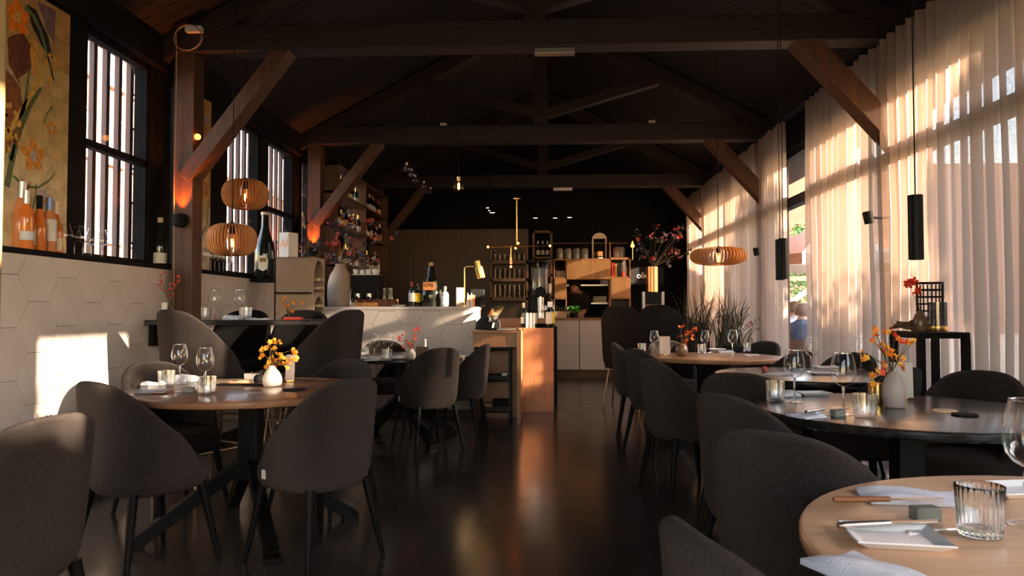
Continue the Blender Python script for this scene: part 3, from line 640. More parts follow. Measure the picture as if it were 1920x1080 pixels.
def wineglass(p, label, group, sc=1.0, zr=0):
    r = thing('wine_glass', label, 'wine glass', p, zr, group)
    for nm, me in (('bowl', WG_BOWL), ('stem', WG_STEM), ('foot', WG_FOOT), ('rim', WG_RIM)): link(nm, me, r)
    r.scale = (sc,) * 3; return r
def tumbler(p, label, group, sc=1.0, solid=True):
    solid = solid and p[1] < 2
    o = link('ribbed_tumbler', TBR if solid else TBT, None, p); o.scale = (sc,) * 3; return tag(o, label, 'tumbler', group)
def tp(px, py, z=.7505): return at(px, py, Z=z)
def plate(p, wx, wy, rz, label, m='white_porcelain', h=.014, name='side_plate'):
    o = MB().add([(sx * wx * k / 2, sy * wy * k / 2, z) for k, z in ((.72, 0), (1, h), (.97, h + .002), (.72, .004)) for sx, sy in ((-1, -1), (1, -1), (1, 1), (-1, 1))], [(3, 2, 1, 0)] + [(4 * q + i, 4 * q + (i + 1) % 4, 4 * q + 4 + (i + 1) % 4, 4 * q + 4 + i) for q in range(3) for i in range(4)] + [(12, 13, 14, 15)]).build(name, m, None, None, 0, p, R(rz))
    return tag(o, label, 'plate', 'square side plates')
def napkin(p, wx, wy, rz, label, h=.016, seed=0):
    rn = random.Random(seed + int(abs(p[0]) * 1000)); n = 12; vs, fs = [], []
    ph = rn.uniform(0, 6)
    for lay in range(2):
        for i in range(n + 1):
            for j in range(n + 1):
                u, v = i / n * 2 - 1, j / n * 2 - 1; e = (1 - abs(u) ** 6) * (1 - abs(v) ** 6)
                z = (h * (.55 + .45 * e) + .004 * sin(3 * u + ph) * (1 - v * .4) + .003 * sin(5 * v + 2 * u)) * (1 if lay else 0) + .0006
                vs.append((wx / 2 * u * (1 - .06 * v * v), wy / 2 * v * (1 - .05 * u), max(z, .0006)))
    N = (n + 1) ** 2
    for i in range(n):
        for j in range(n):
            a, b, c_, d = i * (n + 1) + j, (i + 1) * (n + 1) + j, (i + 1) * (n + 1) + j + 1, i * (n + 1) + j + 1; fs += [(N + a, N + b, N + c_, N + d), (d, c_, b, a)]
    ed = [i * (n + 1) for i in range(n + 1)] + [n * (n + 1) + j for j in range(1, n + 1)] + [i * (n + 1) + n for i in range(n - 1, -1, -1)] + [j for j in range(n - 1, 0, -1)]
    for a, b in zip(ed, ed[1:] + ed[:1]): fs.append((a, b, N + b, N + a))
    o = MB().add(vs, fs).build('folded_napkin', 'napkin', None, 60, 0, p, R(rz)); return tag(o, label, 'napkin', 'folded napkins')
def knife(p, rz, label, hm='steel', ln=.22, tilt=0, z=0):
    r = thing('table_knife', label, 'knife', (p[0], p[1], p[2] + z), R(rz), 'knives on the tables'); r.rotation_euler[1] = tilt
    MB().tube([(-ln / 2, 0, .007), (-ln / 2 + .01, 0, .007), (0, 0, .007)], [.005, .0068, .0055], 8).build('handle', hm, r, 60)
    MB().add([(0, -.005, .006), (ln * .45, -.008, .006), (ln * .5, .006, .006), (0, .005, .006), (0, -.005, .0085), (ln * .45, -.008, .0075), (ln * .5, .006, .0078), (0, .005, .0085)], [(3, 2, 1, 0), (4, 5, 6, 7), (0, 1, 5, 4), (1, 2, 6, 5), (2, 3, 7, 6), (3, 0, 4, 7)]).build('blade', 'steel', r); return r
def fork(p, rz, label, ln=.20):
    r = thing('table_fork', label, 'fork', p, R(rz), 'forks on the tables'); MB().bar((-ln / 2, 0, .006), (ln * .2, 0, .005), .008, .003).build('handle', 'steel', r); t = MB().box(ln * .2, ln * .3, -.011, .011, .005, .0075)
    for k in range(4): t.box(ln * .3, ln * .5, -.0105 + k * .0058, -.0075 + k * .0058, .006, .0085)
    t.build('tines', 'steel', r); return r
def block(p, rz, label, m='slate', s=(.05, .03, .026)):
    o = MB().box(-s[0] / 2, s[0] / 2, -s[1] / 2, s[1] / 2, 0, s[2]).build('cutlery_rest', m, None, None, .003, p, R(rz)); return tag(o, label, 'cutlery rest', 'stone cutlery rests')
def coaster(p, label, m, rad=.045):
    o = MB().lathe([(0, 0), (rad - .001, 0), (rad, .001), (rad, .006), (rad - .001, .007), (0, .007)], 36).build('round_coaster', m, None, 40, 0, p); return tag(o, label, 'coaster', 'round coasters')
def blossom_mesh(m, s):
    b = MB()
    for k in range(5):
        a = 2 * pi * k / 5; q = Matrix.Rotation(a, 3, 'Z'); 
        vs = [q @ Vector(v) * s for v in ((.08, 0, 0), (.55, -.38, .22), (1.0, -.18, .30), (1.0, .18, .30), (.55, .38, .22), (.5, 0, .05))]
        b.add(vs, [(0, 1, 5), (1, 2, 5), (2, 3, 5), (3, 4, 5), (4, 0, 5)])
    b.lathe([(0, .25 * s), (.16 * s, .15 * s), (.14 * s, -.1 * s), (0, -.15 * s)], 6)
    return b.mesh('blossom', m, 50)
BLO = {}
def bouquet(p, label, pts, ms, s=.014, cat='flowers', seed=1, per=3, stem='stem', top=None, spread=.03):
    """flower stems standing in a vase: pts are offsets of the spray ends from the vase mouth p"""
    r = thing('flower_bouquet', label, cat, p); rn = random.Random(seed)
    for q in pts:
        q = Vector(q); mid = q * .5 + Vector((rn.uniform(-.01, .01), rn.uniform(-.01, .01), .02)); st = [(0, 0, -.05), tuple(q * .08), tuple(mid), tuple(q)]
        so = MB().tube(st, [.0016, .0016, .0013, .0009], 5).build('flower_stem', stem, r)
        for k in range(per):
            m = rn.choice(ms); key = (m, s)
            if key not in BLO: BLO[key] = blossom_mesh(m, s)
            d = Vector((rn.gauss(0, 1), rn.gauss(0, 1), rn.gauss(0, 1))) * spread * .6 if k else Vector((0, 0, 0))
            link('blossom', BLO[key], r, q + d, (rn.uniform(-1.4, 1.4), rn.uniform(-1.4, 1.4), rn.uniform(0, 6)), (rn.uniform(.8, 1.25),) * 3)
    return r
def pxspray(base, lst, Yd=None):
    """spray ends measured in the photo at the vase's own distance"""
    rn = random.Random(int(base[1] * 100)); out = []
    for px, py in lst: q = at(px, py, Y=base[1] + rn.uniform(-.05, .05)); out.append(tuple(q - Vector(base)))
    return out
def stand_card(p, wd, ht_, rz, label, m='card_pink', lean=.12, foot='brass'):
    r = thing('menu_card', label, 'menu card', p, R(rz), 'cards on the tables'); MB().box(-wd / 2, wd / 2, -.001, .001, .008, ht_, Matrix.Rotation(lean, 4, 'X')).build('card', m, r); MB().box(-.022, .022, -.012, .012, 0, .014).build('card_holder', foot, r, bev=.003); return r
# --- walnut table
g = 'wine glasses set on the tables'; gt = 'ribbed water tumblers on the tables'
wineglass(tp(336, 719), 'left of the two wine glasses on the walnut table', g, 1.0); wineglass(tp(384, 733), 'right of the two wine glasses on the walnut table', g, 1.0)
tumbler(tp(312, 727), 'ribbed tumbler on the walnut table beside the napkin near the tiled wall', gt); tumbler(tp(388, 741), 'ribbed tumbler at the front edge of the walnut table', gt)
plate(tp(283, 737), .15, .15, 20, 'square white plate at the wall end of the walnut table', 'grey_plate', .01); knife(tp(327, 737), 42, 'wooden-handled knife lying beside the square plate on the walnut table', 'oak', .2); block(tp(354, 736), 10, 'stone cutlery rest in front of the wine glasses on the walnut table')
napkin(tp(349, 715), .13, .09, 10, 'rolled white napkin behind the wine glasses on the walnut table', .035); napkin(tp(402, 719), .07, .13, -5, 'flat white napkin right of the front tumbler on the walnut table', .006); napkin(tp(288, 722), .12, .06, 15, 'small folded napkin behind the first tumbler near the tiled wall', .014)
o = MB().box(-.13, .13, -.04, .04, 0, .018).build('wooden_board', 'oak_table', None, None, .006, tp(438, 718), R(4)); tag(o, 'narrow wooden serving board on the walnut table', 'board')
o = MB().box(-.13, .13, -.015, .015, 0, .008).build('chopstick_case', 'black_matt', None, None, .003, tp(452, 722) + Vector((0, -.03, 0)), R(3)); tag(o, 'slim dark case lying in front of the wooden board', 'case')
stand_card(tp(473, 716), .085, .05, 5, 'small pale card standing on the wooden board end', 'paper', .3)
o = MB().lathe([(0, 0), (.016, .002), (.024, .016), (.025, .026), (.02, .042), (.008, .05), (0, .05)], 20).build('black_shaker', 'black_matt', None, 60, 0, tp(484, 719)); tag(o, 'small round black shaker beside the white vase', 'shaker')
vp = tp(511, 724)
o = MB().lathe([(0, 0), (.040, 0), (.048, .008), (.0515, .03), (.048, .052), (.036, .076), (.022, .094), (.014, .108), (.012, .112), (.009, .108), (0, .09)], 32).build('bud_vase', 'vase_white', None, 60, 0, vp); tag(o, 'white drop-shaped vase holding orange flowers on the walnut table', 'vase'); o.rotation_euler = (0, R(-3), 0)
mv = vp + Vector((-.012, 0, .108))
bouquet(mv, 'orange-yellow flower sprays in the white vase on the walnut table', pxspray(mv, [(490, 658), (491, 667), (500, 650), (507, 642), (514, 641), (522, 640), (511, 655), (518, 663), (505, 672), (514, 676), (522, 672), (530, 668), (537, 675), (532, 680), (540, 683), (550, 655), (553, 662), (502, 686), (555, 672), (512, 684), (525, 682), (537, 688), (548, 676)]), ['petal_orange', 'petal_yellow', 'petal_yellow'], .0125, seed=3, per=3, spread=.014)
stand_card(tp(543, 716), .05, .155, 35, 'tall narrow pink menu card in a brass holder beside the white vase'); coaster(tp(552, 732), 'black round coaster on the walnut table near the menu card', 'black_matt', .056)
# --- bar-side black table
wineglass(tp(702, 676), 'left wine glass on the bar-side black table', g); wineglass(tp(728, 673), 'right wine glass on the bar-side black table', g); tumbler(tp(684, 668), 'tumbler nearest the tall stool on the bar-side black table', gt, 1, False); tumbler(tp(727, 673.5) + Vector((.02, -.12, 0)), 'tumbler in front of the glasses on the bar-side black table', gt, 1, False)
plate(tp(672, 674), .16, .16, 10, 'square plate at the stool end of the bar-side black table', 'grey_plate', .008); napkin(tp(697, 674), .14, .1, 15, 'white napkin on the bar-side black table', .012); knife(tp(708, 677), 25, 'knife beside the napkin on the bar-side black table'); napkin(tp(745, 671), .09, .08, 30, 'second white napkin on the bar-side black table', .01)
vp = tp(771, 672); o = MB().lathe([(0, 0), (.03, 0), (.038, .02), (.036, .045), (.022, .07), (.018, .08), (.014, .078), (0, .05)], 24).build('bud_vase', 'vase_grey', None, 60, 0, vp); tag(o, 'small grey vase with red sprigs on the bar-side black table', 'vase')
mv = vp + Vector((0, 0, .078)); bouquet(mv, 'red sprigs in the small grey vase before the white bar', pxspray(mv, [(746, 636), (751, 640), (754, 628), (757, 650), (765, 646), (769, 645), (776, 634), (779, 619), (784, 616), (779, 628), (773, 650), (762, 640), (788, 620), (748, 632)]), ['petal_rust', 'petal_red'], .011, seed=5, per=3, spread=.014)
o = MB().box(-.055, .055, -.006, .006, 0, .095).build('wooden_card', 'panel_brown', None, None, .003, tp(792, 671), R(-8)); tag(o, 'brown wooden card standing behind the small grey vase', 'card')
o = MB().lathe([(0, 0), (.011, 0), (.011, .15), (.003, .155), (0, .155)], 14).build('table_candle', 'paper', None, 40, 0, tp(797, 668)); tag(o, 'slim white candle on the bar-side black table', 'candle')
# --- pale oak table, close to camera
tumbler(tp(1838, 1003), 'big ribbed tumbler in close-up on the pale oak table', gt, 1.0)
napkin(tp(1712, 936), .21, .115, -8, 'grey-white napkin folded at the far edge of the pale oak table', .014); napkin(tp(1655, 1090), .115, .20, 28, 'grey-white napkin at the bottom edge on the pale oak table', .016)
plate(tp(1677, 1015), .155, .13, -7, 'square white plate on the pale oak table', 'white_porcelain', .013); knife(tp(1668, 1005) + Vector((0, 0, .016)), 12, 'silver knife resting on the square plate', 'steel', .2); knife(tp(1640, 957) + Vector((.03, 0, .016)), 5, 'wooden-handled knife lying over the stone rest on the pale oak table', 'oak', .23); block(tp(1735, 975), 8, 'stone cutlery rest under the wooden knife on the pale oak table')
fork(tp(1790, 996), 15, 'fork behind the square plate beside the big tumbler'); plate(tp(1905, 925), .15, .12, 10, 'square plate behind the big tumbler at the picture edge', 'white_porcelain', .013); wineglass(tp(1935, 985), 'wine glass cut by the right picture edge', g, 1.08)
# --- big black table
wineglass(tp(1490, 754), 'left wine glass on the big black table', g, 1.06); wineglass(tp(1582, 777), 'right wine glass on the big black table', g, 1.1); tumbler(tp(1454, 752), 'ribbed tumbler at the aisle side of the big black table', gt); tumbler(tp(1622, 783), 'ribbed tumbler in the middle of the big black table', gt)
plate(tp(1524, 740), .15, .1, 5, 'white plate at the far edge of the big black table', 'white_porcelain', .012); napkin(tp(1474, 742), .11, .09, 10, 'white napkin behind the aisle-side tumbler on the big black table', .02); napkin(tp(1512, 782), .11, .1, 25, 'small folded napkin at the near edge of the big black table', .012)
knife(tp(1546, 781) + Vector((0, 0, .02)), 35, 'silver knife leaning on the stone rest on the big black table'); block(tp(1571, 781), 20, 'stone cutlery rest on the big black table'); fork(tp(1562, 775) + Vector((0, 0, .004)), 40, 'fork beside the knife on the big black table')
coaster(tp(1771, 772), 'pale wooden coaster on the big black table', 'oak_table'); coaster(tp(1809, 779), 'black coaster next to the pale one on the big black table', 'black_matt')
o = MB().lathe([(0, 0), (.036, 0), (.038, .004), (.0385, .085), (.041, .0865), (.041, .089), (.0375, .088), (.036, .01), (0, .008)], 32).build('brass_cup', 'brass', None, 40, 0, tp(1646, 757)); tag(o, 'brass cup beside the grey vase on the big black table', 'cup')
vp = tp(1677, 764); o = MB().lathe([(0, 0), (.034, 0), (.04, .006), (.046, .05), (.0445, .09), (.036, .12), (.022, .142), (.014, .15), (.01, .147), (0, .12)], 32).build('bud_vase', 'vase_grey', None, 60, 0, vp); tag(o, 'tall grey vase holding orange flowers on the big black table', 'vase')
mv = vp + Vector((-.01, 0, .145)); bouquet(mv, 'orange flower sprays in the grey vase on the big black table', pxspray(mv, [(1641, 615), (1645, 630), (1638, 640), (1660, 625), (1668, 622), (1676, 628), (1655, 643), (1663, 648), (1650, 655), (1658, 660), (1666, 663), (1674, 668), (1689, 640), (1702, 641), (1710, 643), (1694, 672), (1692, 686), (1622, 665), (1621, 674), (1655, 682), (1660, 687), (1654, 699), (1648, 700), (1637, 706), (1640, 722), (1672, 657)]), ['petal_orange', 'petal_orange', 'petal_yellow', 'petal_red'], .0125, seed=8, per=3, spread=.012)
stand_card(tp(1692, 748), .09, .17, -30, 'pale menu card behind the tall grey vase', 'paper', .2)
# --- smaller black table
wineglass(tp(1521, 697) + Vector((0, 0, 0)), 'wine glass on the smaller black table', g, 1.05); wineglass(tp(1615, 693), 'wine glass behind the orange flowers by the curtain', g, 1.0); napkin(tp(1548, 690), .16, .1, 0, 'white napkin on the smaller black table', .014); napkin(tp(1460, 703), .14, .12, 20, 'white napkin at the aisle side of the smaller black table', .01); plate(tp(1545, 702), .16, .1, 0, 'square plate on the smaller black table', 'white_porcelain', .01)
o = MB().lathe([(0, 0), (.012, .002), (.018, .014), (.016, .028), (.005, .034), (0, .034)], 16).build('red_shaker', 'petal_rust', None, 60, 0, tp(1433, 696)); tag(o, 'small red shaker at the edge of the smaller black table', 'shaker')
# --- oak-brown table
wineglass(tp(1227, 664), 'wine glass at the aisle end of the oak-brown table', g); wineglass(tp(1322, 663), 'middle wine glass on the oak-brown table', g); wineglass(tp(1374, 665), 'wine glass at the curtain end of the oak-brown table', g, 1.05); tumbler(tp(1204, 661), 'tumbler at the aisle end of the oak-brown table', gt, 1, False); tumbler(tp(1316, 663), 'tumbler beside the middle wine glass on the oak-brown table', gt, 1, False); tumbler(tp(1401, 660), 'tumbler by the far chair on the oak-brown table', gt, 1, False)
stand_card(tp(1247, 666), .095, .17, 0, 'white menu card standing on the oak-brown table', 'card_pink', -.1); vp = tp(1278, 668); o = MB().lathe([(0, 0), (.03, 0), (.048, .025), (.054, .055), (.046, .09), (.025, .108), (.018, .112), (.012, .108), (0, .09)], 28).build('bud_vase', 'vase_brown', None, 60, 0, vp); tag(o, 'round brown vase with red flowers on the oak-brown table', 'vase')
mv = vp + Vector((0, 0, .11)); bouquet(mv, 'red flowers in the round brown vase', pxspray(mv, [(1275, 613), (1281, 611), (1278, 630), (1284, 628), (1290, 622), (1297, 622), (1305, 618), (1304, 615), (1282, 640), (1288, 638), (1296, 635), (1279, 646), (1300, 630), (1286, 645), (1292, 626)]), ['petal_red', 'petal_orange'], .012, seed=11, per=3, spread=.016)
o = MB().lathe([(0, 0), (.05, 0), (.085, .03), (.083, .032), (.048, .006), (0, .005)], 28).build('shallow_bowl', 'white_porcelain', None, 50, 0, tp(1345, 660)); tag(o, 'shallow white bowl on the oak-brown table', 'bowl'); napkin(tp(1362, 662), .14, .1, 0, 'white napkin beside the shallow bowl', .02); napkin(tp(1408, 667), .13, .1, 0, 'white napkin at the curtain end of the oak-brown table', .008); knife(tp(1335, 662), 60, 'knife beside the shallow bowl')
# --- high table
hz = 1.087
def hp(px, Y): q = at(px, 600, Y=Y); return Vector((q.x, q.y, hz))
wineglass(hp(402, 5.3), 'left wine glass on the high table', g); wineglass(hp(449, 5.25), 'right wine glass on the high table', g); tumbler(hp(461, 5.15), 'tumbler in front of the wine glasses on the high table', gt); tumbler(hp(384, 5.6), 'tumbler beside the post on the high table', gt, 1, False); napkin(hp(437, 5.2), .12, .1, 0, 'crumpled napkin on the high table', .03); napkin(hp(486, 5.2), .16, .12, 0, 'flat napkin on the high table', .01)
vp = hp(320, 5.15); o = MB().lathe([(0, 0), (.03, 0), (.034, .01), (.032, .05), (.016, .095), (.011, .1), (.009, .096), (0, .06)], 24).build('bud_vase', 'vase_brown', None, 60, 0, vp); tag(o, 'brown bottle vase with red sprigs on the high table', 'vase'); mv = vp + Vector((0, 0, .1))
bouquet(mv, 'red sprigs in the brown bottle vase by the timber post', pxspray(mv, [(301, 517), (309, 511), (303, 528), (300, 537), (313, 545), (306, 544), (325, 532), (334, 528), (336, 520), (320, 541), (325, 552), (318, 556), (330, 536)]), ['petal_rust', 'petal_red'], .010, seed=13, per=3, spread=.012)
o = MB().lathe([(0, 0), (.02, 0), (.021, .12), (.016, .125), (0, .125)], 20).build('pillar_candle', 'paper', None, 40, 0, hp(308, 5.1)); tag(o, 'white pillar candle beside the brown bottle vase', 'candle')
vp = hp(541, 5.3); o = MB().lathe([(0, 0), (.03, 0), (.03, .02), (.0, .02)], 20).build('bud_vase', 'vase_brown', None, 40, 0, vp); tag(o, 'low brown dish with orange flowers on the high table', 'vase'); mv = vp + Vector((0, 0, .03)); bouquet(mv, 'orange flowers at the free end of the high table', pxspray(mv, [(529, 563), (536, 560), (547, 562), (550, 567), (532, 570), (541, 575), (546, 582), (548, 584), (536, 578), (563, 566)]), ['petal_orange'], .011, seed=15, per=3, spread=.012)
o = MB().box(-.06, .06, -.04, .04, 0, .02).build('red_box', 'red_book', None, None, .003, hp(550, 5.12), 0); tag(o, 'small flat red box on the high table', 'box')
# --- console table pieces
cz = 1.031
vp = Vector((2.2, yat(1724, 2.2), cz)); o = MB().lathe([(0, 0), (.035, 0), (.042, .02), (.042, .06), (.026, .1), (.012, .12), (.009, .115), (0, .08)], 24).build('bud_vase', 'vase_brown', None, 60, 0, vp); tag(o, 'brown bottle vase with red poppies on the console table', 'vase')
mv = vp + Vector((0, 0, .115)); bouquet(mv, 'two red poppies above the console table', [tuple(at(1704, 532, X=2.2) - mv), tuple(at(1722, 547, X=2.18) - mv), tuple(at(1712, 530, X=2.2) - mv)], ['petal_red', 'petal_red'], .028, seed=21, per=3, spread=.008)
o = MB(); rn = random.Random(4)
for k in range(5): o.tube([(rn.uniform(-.03, .03), -.13 + .02 * k, .012 + .012 * k), (rn.uniform(-.03, .03), 0, .03 + .008 * rn.random()), (rn.uniform(-.03, .03), .14 - .02 * k, .012 + .01 * k)], [.008, .016, .007], 7)
tag(o.build('driftwood', 'drift', None, 50, 0, (2.13, yat(1695, 2.13), cz)), 'bundle of brown driftwood on the console table', 'driftwood')
ln = thing('woven_lantern', 'black woven lantern standing on the console table', 'lantern', (2.29, yat(1743, 2.29) , cz))
MB().lathe([(0, 0), (.075, 0), (.075, .012), (0, .012)], 24).build('base', 'black_metal', ln)
for k in range(10): a = 2 * pi * k / 10; MB().tube([(.068 * cos(a), .068 * sin(a), .01), (.072 * cos(a), .072 * sin(a), .28)], .004, 6).build('upright', 'black_metal', ln)
for k in range(7): MB().lathe([(.067, .03 + k * .042), (.076, .03 + k * .042), (.076, .04 + k * .042), (.067, .04 + k * .042), (.067, .03 + k * .042)], 24).build('hoop', 'black_metal', ln)
gl = thing('glass_lantern', 'smoked glass lantern on a gold base on the console table', 'lantern', (2.26, yat(1757, 2.26), cz)); MB().lathe([(0, 0), (.05, 0), (.052, .005), (.052, .03), (.046, .034), (0, .034)], 28).build('base', 'brass', gl, 40); MB().lathe([(.05, .034), (.05, .17), (.047, .17), (.047, .034)], 36, rib=.002, ribn=24).build('glass_cylinder', 'glass_smoke', gl, 60)
o = MB().lathe([(0, 0), (.03, 0), (.036, .012), (.03, .026), (0, .03)], 16).build('stone_dish', 'vase_grey', None, 60, 0, (2.21, 4.54, cz)); tag(o, 'small pale stone dish at the end of the console table', 'dish')
# ================================================================ bar
BZ = 1.197
bar = thing('tiled_bar', 'white bar counter faced with hexagon tiles', 'bar counter', (0, 8.0, 0))
bx0 = -2.87
MB().box(bx0, -.815, .01, .55, .075, BZ - .035).build('body', 'grout', bar)
MB().box(bx0, -.815, .005, .5, 0, .075).build('skirting', 'timber_x', bar)
MB().box(bx0, -.80, -.005, .6, BZ - .035, BZ).build('bar_top', 'hex_tile', bar, bev=.006); MB().box(-.815, -.80, 0, .56, 0, BZ - .035).build('end_panel', 'hex_tile', bar)
hexes(bar, bx0 + .02, -.816, .077, BZ - .037, Matrix(((1, 0, 0, 0), (0, 0, -1, .01), (0, 1, 0, 0), (0, 0, 0, 1))), -1.045, .86)
# oak desk and counter
dk = thing('oak_desk', 'light oak service desk with open front beside the tiled bar', 'desk', (0, 0, 0))
MB().box(-.79, -.30, 7.48, 8.02, .925, .95).build('desk_top', 'oak_x', dk, bev=.003); MB().box(-.33, -.30, 7.48, 8.42, 0, .925).build('side_panel', 'oak', dk); MB().box(-.79, -.775, 7.6, 8.0, 0, .925).build('side_panel', 'oak', dk); MB().box(-.775, -.33, 7.98, 8.0, 0, .925).build('back_panel', 'oak', dk); MB().box(-.775, -.33, 7.52, 7.54, .78, .925).build('apron_board', 'oak', dk)
oc = thing('oak_counter', 'light oak counter block with sunlit front panel', 'counter', (0, 0, 0))
MB().box(-.30, .05, 8.42, 8.44, 0, .95).build('front_panel', 'oak', oc); MB().box(-.30, .05, 8.44, 9.35, 0, .93).build('body', 'oak', oc); MB().box(-.80, .05, 8.43, 9.35, .93, .955).build('worktop', 'oak_x', oc); MB().box(-.80, .06, 9.0, 9.36, .955, 1.06).build('raised_ledge', 'oak_x', oc)
ca = thing('service_cart', 'black three-tier service cart parked under the oak desk', 'cart', (-.56, 7.72, 0))
for dx in (-.16, .15):
    for dy in (-.12, .12): MB().box(dx - .012, dx + .012, dy - .012, dy + .012, .04, .80).build('upright', 'black_metal', ca); MB().lathe([(0, -.01), (.02, -.01), (.02, .01), (0, .01)], 12, M=Matrix.Rotation(pi / 2, 3, 'Y')).build('caster', 'black_matt', ca, loc=(dx, dy, .022))
for z in (.10, .42, .74):
    b = MB().box(-.17, .16, -.13, .13, z, z + .012); b.box(-.17, .16, -.13, -.12, z, z + .06); b.box(-.17, .16, .12, .13, z, z + .06); b.box(-.17, -.16, -.13, .13, z, z + .06); b.box(.15, .16, -.13, .13, z, z + .06); b.build('tray', 'black_metal', ca)
for (dx, z, s, m, lab) in ((-.06, .432, (.16, .1, .05), 'black_matt', 'dark folded cloths on the middle cart tier'), (.09, .432, (.06, .08, .07), 'white_paint', 'white pot on the middle cart tier'), (.05, .112, (.16, .14, .11), 'black_matt', 'black box on the lowest cart tier'), (-.09, .112, (.1, .1, .07), 'oak', 'wooden box on the lowest cart tier'), (-.05, .752, (.12, .1, .07), 'oak_table', 'small crate on the upper cart tier'), (.08, .752, (.06, .08, .07), 'foil_cream', 'cream tin on the upper cart tier')):
    o = MB().box(-s[0] / 2, s[0] / 2, -s[1] / 2, s[1] / 2, 0, s[2]).build('storage_box', m, None, None, .006, (-.56 + dx, 7.72, z)); tag(o, lab, 'box', 'things on the service cart')
# bottles
def bottle_prof(h, r, kind='bordeaux'):
    if kind == 'burgundy': return [(0, 0), (r * .9, 0), (r, h * .02), (r, h * .42), (r * .9, h * .52), (r * .6, h * .65), (r * .37, h * .78), (r * .35, h * .97), (r * .4, h * .975), (r * .38, h), (0, h)]
    if kind == 'square': return [(0, 0), (r * .95, 0), (r, h * .03), (r, h * .62), (r * .85, h * .7), (r * .35, h * .76), (r * .33, h * .9), (r * .42, h * .91), (r * .42, h), (0, h)]
    return [(0, 0), (r * .92, 0), (r, h * .02), (r, h * .60), (r * .92, h * .66), (r * .5, h * .74), (r * .36, h * .80), (r * .35, h * .96), (r * .41, h * .965), (r * .40, h), (0, h)]
BM = {}
def bottle(p, h, r, label, m='bottle_dark', cap='black_matt', lab='label_white', kind='bordeaux', group=None, n=18, cat='bottle', lz=(.16, .42), caph=.2):
    key = (round(h, 3), round(r, 3), m, cap, lab, kind, lz)
    if key not in BM:
        f0 = .30 if kind == 'burgundy' else .36; rc = r * .44
        BM[key] = (MB().lathe(bottle_prof(h, r, kind), n).mesh('glass_body', m, 50), MB().lathe([(0, h * (1 - caph)), (r * .42, h * (1 - caph)), (r * .42, h * 1.003), (0, h * 1.004)], 14).mesh('capsule', cap, 50),
                   MB().lathe([(r * 1.012, h * lz[0]), (r * 1.012, h * lz[1])], n).mesh('label', lab, 50) if lab else None)
    b = BM[key]; o = thing('bottle', label, cat, p, 0, group); link('glass_body', b[0], o); link('capsule', b[1], o)
    if b[2]: link('paper_label', b[2], o)
    return o
lz_ = 1.4925
for px, py_top, h, r, m, cap, lab, kind, lb, lz in ((38, 345, .375, .054, 'bottle_blush', 'foil_silver', None, 'burgundy', 'largest blush rose bottle on the ledge, nearest the picture edge', (.1, .3)), (77, 370, .325, .040, 'bottle_rose', 'foil_silver', 'grey_plate', 'bordeaux', 'rose bottle with grey capsule second on the ledge', (.15, .3)), (53, 385, .31, .040, 'bottle_rose', 'foil_silver', 'label_white', 'burgundy', 'shorter rose bottle with white label and grey cap', (.1, .4)),
        (71, 372, .32, .038, 'bottle_rose', 'black_matt', None, 'burgundy', 'deep orange bottle with black capsule and no label', (.1, .3)), (90, 378, .32, .040, 'bottle_blush', 'foil_blue', 'label_white', 'bordeaux', 'rose bottle with blue capsule and tall white label', (.2, .6)), (102, 388, .31, .038, 'bottle_rose', 'foil_cream', 'foil_cream', 'burgundy', 'rose bottle with cream capsule next to the ledge glasses', (.05, .3))):
    X = {38: -2.93, 77: -2.90, 53: -2.96, 71: -2.93, 90: -2.93, 102: -2.95}[px]
    if px == 77: px = 46
    if px == 53: px = 54
    bottle((X, yat(px, X), lz_), h, r, lb, m, cap, lab, kind, 'rose bottles on the window ledge', 28, lz=lz, caph=.24)
bottle((-2.93, yat(299, -2.93), lz_), .36, .048, 'dark champagne-shaped bottle with white label beside the timber post', 'bottle_dark', 'foil_cream', 'label_white', 'burgundy', None, 28, lz=(.04, .26), caph=.1)
bg_ = bottle((-2.78, yat(496, -2.78), 1.455), .66, .095, 'giant black champagne bottle with gold-cream label at the rack end of the ledge', 'bottle_dark', 'foil_cream', None, 'burgundy', None, 36, caph=.04)
MB().prism([(-.045, 0), (-.05, .09), (-.03, .13), (.03, .13), (.05, .09), (.045, 0), (0, -.02)], .0, .004, Matrix.Translation((.02, -.094, .10)) @ Matrix.Rotation(pi / 2, 4, 'X')).build('shield_label', 'foil_cream', bg_); MB().box(-.01, .05, -.102, -.098, .17, .205).build('gold_crest', 'brass', bg_)
tag(MB().box(-2.87, -2.66, yat(496, -2.78) - .14, yat(496, -2.78) + .14, 1.43, 1.455).build('ledge_shelf', 'dark_frame'), 'black bracket shelf under the giant champagne bottle', 'shelf')
